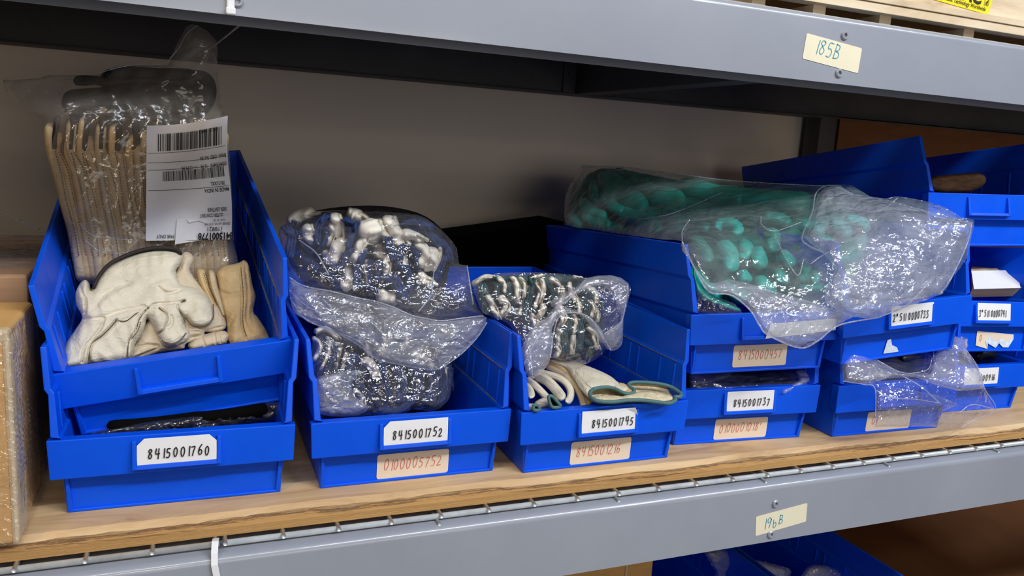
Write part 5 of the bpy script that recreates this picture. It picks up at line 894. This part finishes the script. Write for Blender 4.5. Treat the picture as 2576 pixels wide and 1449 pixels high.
m_ = MB(); m_.add([(-.40, .128, .150), (-.246, .128, .160), (-.2445, .128, .147), (-.268, .118, .128), (-.40, .112, .110)], [(0, 1, 2, 3, 4)]); m_.add([(-.40, .1275, .150), (-.246, .1275, .160), (-.2445, .1275, .147), (-.268, .1175, .128), (-.40, .1115, .110)], [(4, 3, 2, 1, 0)])
o = m_.build('paper_sheet', MT['paper'], t2); o['label'] = 'grey-white paper flap on the box'
m_ = MB(); P = np.array([[i*6., j*6.] for j in range(20) for i in range(40)]); h = crumple(P, 71, 40)*.006
m_.add([(-.50+.27*p[0]/234, .13+.28*p[1]/114, .199+h[k]) for k, p in enumerate(P)], [(j*40+i, j*40+i+1, (j+1)*40+i+1, (j+1)*40+i) for j in range(19) for i in range(39)], True)
m_.build('loose_film', MT['film'], t2)
b_ = MB(); pxtube(b_, [(-10, 528, .30), (30, 545, .28), (60, 560, .27), (100, 577, .26)], .3, .0012); build_each(b_, 'film_crease', MT['foldlight'], t2)
# ---------------- brown hardboard at the far end and on the level below
m_ = MB().box(1.158, 2.6, .60, .612, -.450, .44); o = m_.build('brown_board', MT['hard'], loc=(1.8, .606, -.45)); tag(o, 'dark brown hardboard sheet closing the rack at the right', 'board')
t = thing('cardboard_box', 'cardboard box on the level below, at the bottom edge of the photo', 'cardboard box', (.38, .25, -.45))
MB().box(.20, .50, .16, .36, -.4495, -.202).build('box_body', MT['card'], t, bevel=.002); MB().box(.455, .4585, .1585, .362, -.4495, -.2015).build('tape_strip', MT['card2'], t)
for k, (ol, Y) in enumerate([([(1770, 1390), (1800, 1382), (1830, 1385), (1850, 1420), (1866, 1449), (1860, 1480), (1790, 1480), (1800, 1440)], .30), ([(1876, 1408), (1910, 1410), (1985, 1430), (1988, 1449), (1990, 1500), (1880, 1500), (1880, 1440)], .28), ([(2020, 1440), (2050, 1420), (2100, 1430), (2130, 1450), (2140, 1500), (2010, 1500)], .26)]):
    t = thing('plastic_bag', ['leftmost crumpled clear bag in the shadowed bins on the level below', 'middle crumpled clear bag in the shadowed bins on the level below', 'rightmost crumpled clear bag in the shadowed bins on the level below'][k], 'plastic bag', tuple(at(*ol[0], Y)))
    patch('film', ol, [(ol[0][0], ol[0][1], Y)], .012, 24, MT['filmh'], t, step=4, crum=[(.006, 30), (.002, 12)], loop=2, seed=80+k)
    patch('white_content', [(x*.75+np.mean([p[0] for p in ol])*.25, y*.8+np.mean([p[1] for p in ol])*.2) for x, y in ol], [(ol[0][0], ol[0][1], Y+.02)], .008, 16, MT['greystuff'], t, step=5, back=.01, crum=[(.004, 24)], loop=2, seed=90+k)
# ---------------- wooden crate on the upper shelf
t = thing('wooden_crate', 'pale wooden crate with a yellow sticker on the upper shelf', 'crate', (.85, .15, .504))
for dx in (.475, .56, .66, .80, .98):
    MB().box(dx, dx+.018, .045, .30, .5040, .5165).build('spacer', MT['crate'], t)
MB().box(.44, 1.5, .034, .052, .5165, .5265).build('runner', MT['crate'], t, .0006); MB().box(.44, 1.5, .032, .052, .5270, .5345).build('runner', MT['crate'], t, .0006)
MB().box(.46, 1.5, .042, .30, .5350, .80).build('side_panel', MT['crate'], t, .001)
A_ = [(2300, 0), (2480, 36)]
yl = MB(); V = [at(2305, -14, .0412), at(2485, 37, .0412), at(2520, -70, .0412), at(2330, -110, .0412)]
yl.hexa([tuple(v+np.array([0, .0006, 0])) for v in V]+[tuple(v) for v in V]); ys = yl.build('yellow_sticker', MT['yellow'], t); ys['label'] = 'yellow sticker with bold black lettering, cut by the photo edge'
ex = (V[1]-V[0]); ex /= np.linalg.norm(ex); ez = V[3]-V[0]; ez -= ex*(ez@ex); ez /= np.linalg.norm(ez)
SE = lambda a, b_: tuple(V[0]+ex*a+ez*b_+np.array([0, -.0006, 0]))
Wd = np.linalg.norm(V[1]-V[0])
m_ = MB(); textmb(m_, SE, 'Hydraulic Technology Worldwide', .30*Wd, .0030, .0068, .006, 1, .25, w=.65*Wd); m_.build('printing', MT['ink'], ys)
m_ = MB(); textmb(m_, SE, 'ENERPAC', .05*Wd, .0092, .0230, .030, 1, .12, w=.83*Wd); m_.build('printing', MT['ink'], ys)
m_ = MB(); z_ = .0098; x_ = Wd-.0105
for a, b_, c_, d_ in ((0, 0, .0075, .0005), (0, .0075, .0075, .008), (0, 0, .0005, .008), (.007, 0, .0075, .008)): m_.add([SE(x_+a, z_+b_), SE(x_+c_, z_+b_), SE(x_+c_, z_+d_), SE(x_+a, z_+d_)], [(0, 1, 2, 3)])
textmb(m_, SE, 'd', x_+.0018, z_+.0015, .0075, .02, 1., .2); m_.build('small_logo', MT['ink'], ys)
# ---------------- thin wire under the upper shelf
m_ = MB(); m_.tube([tuple(at(628, 44, .05)), tuple(at(545, 110, .22)), tuple(at(498, 142, .32))], .0009, 6)
tag(m_.build('thin_wire', MT['greystuff']), 'thin wire hanging down from the upper beam above the barcode sheet', 'wire')
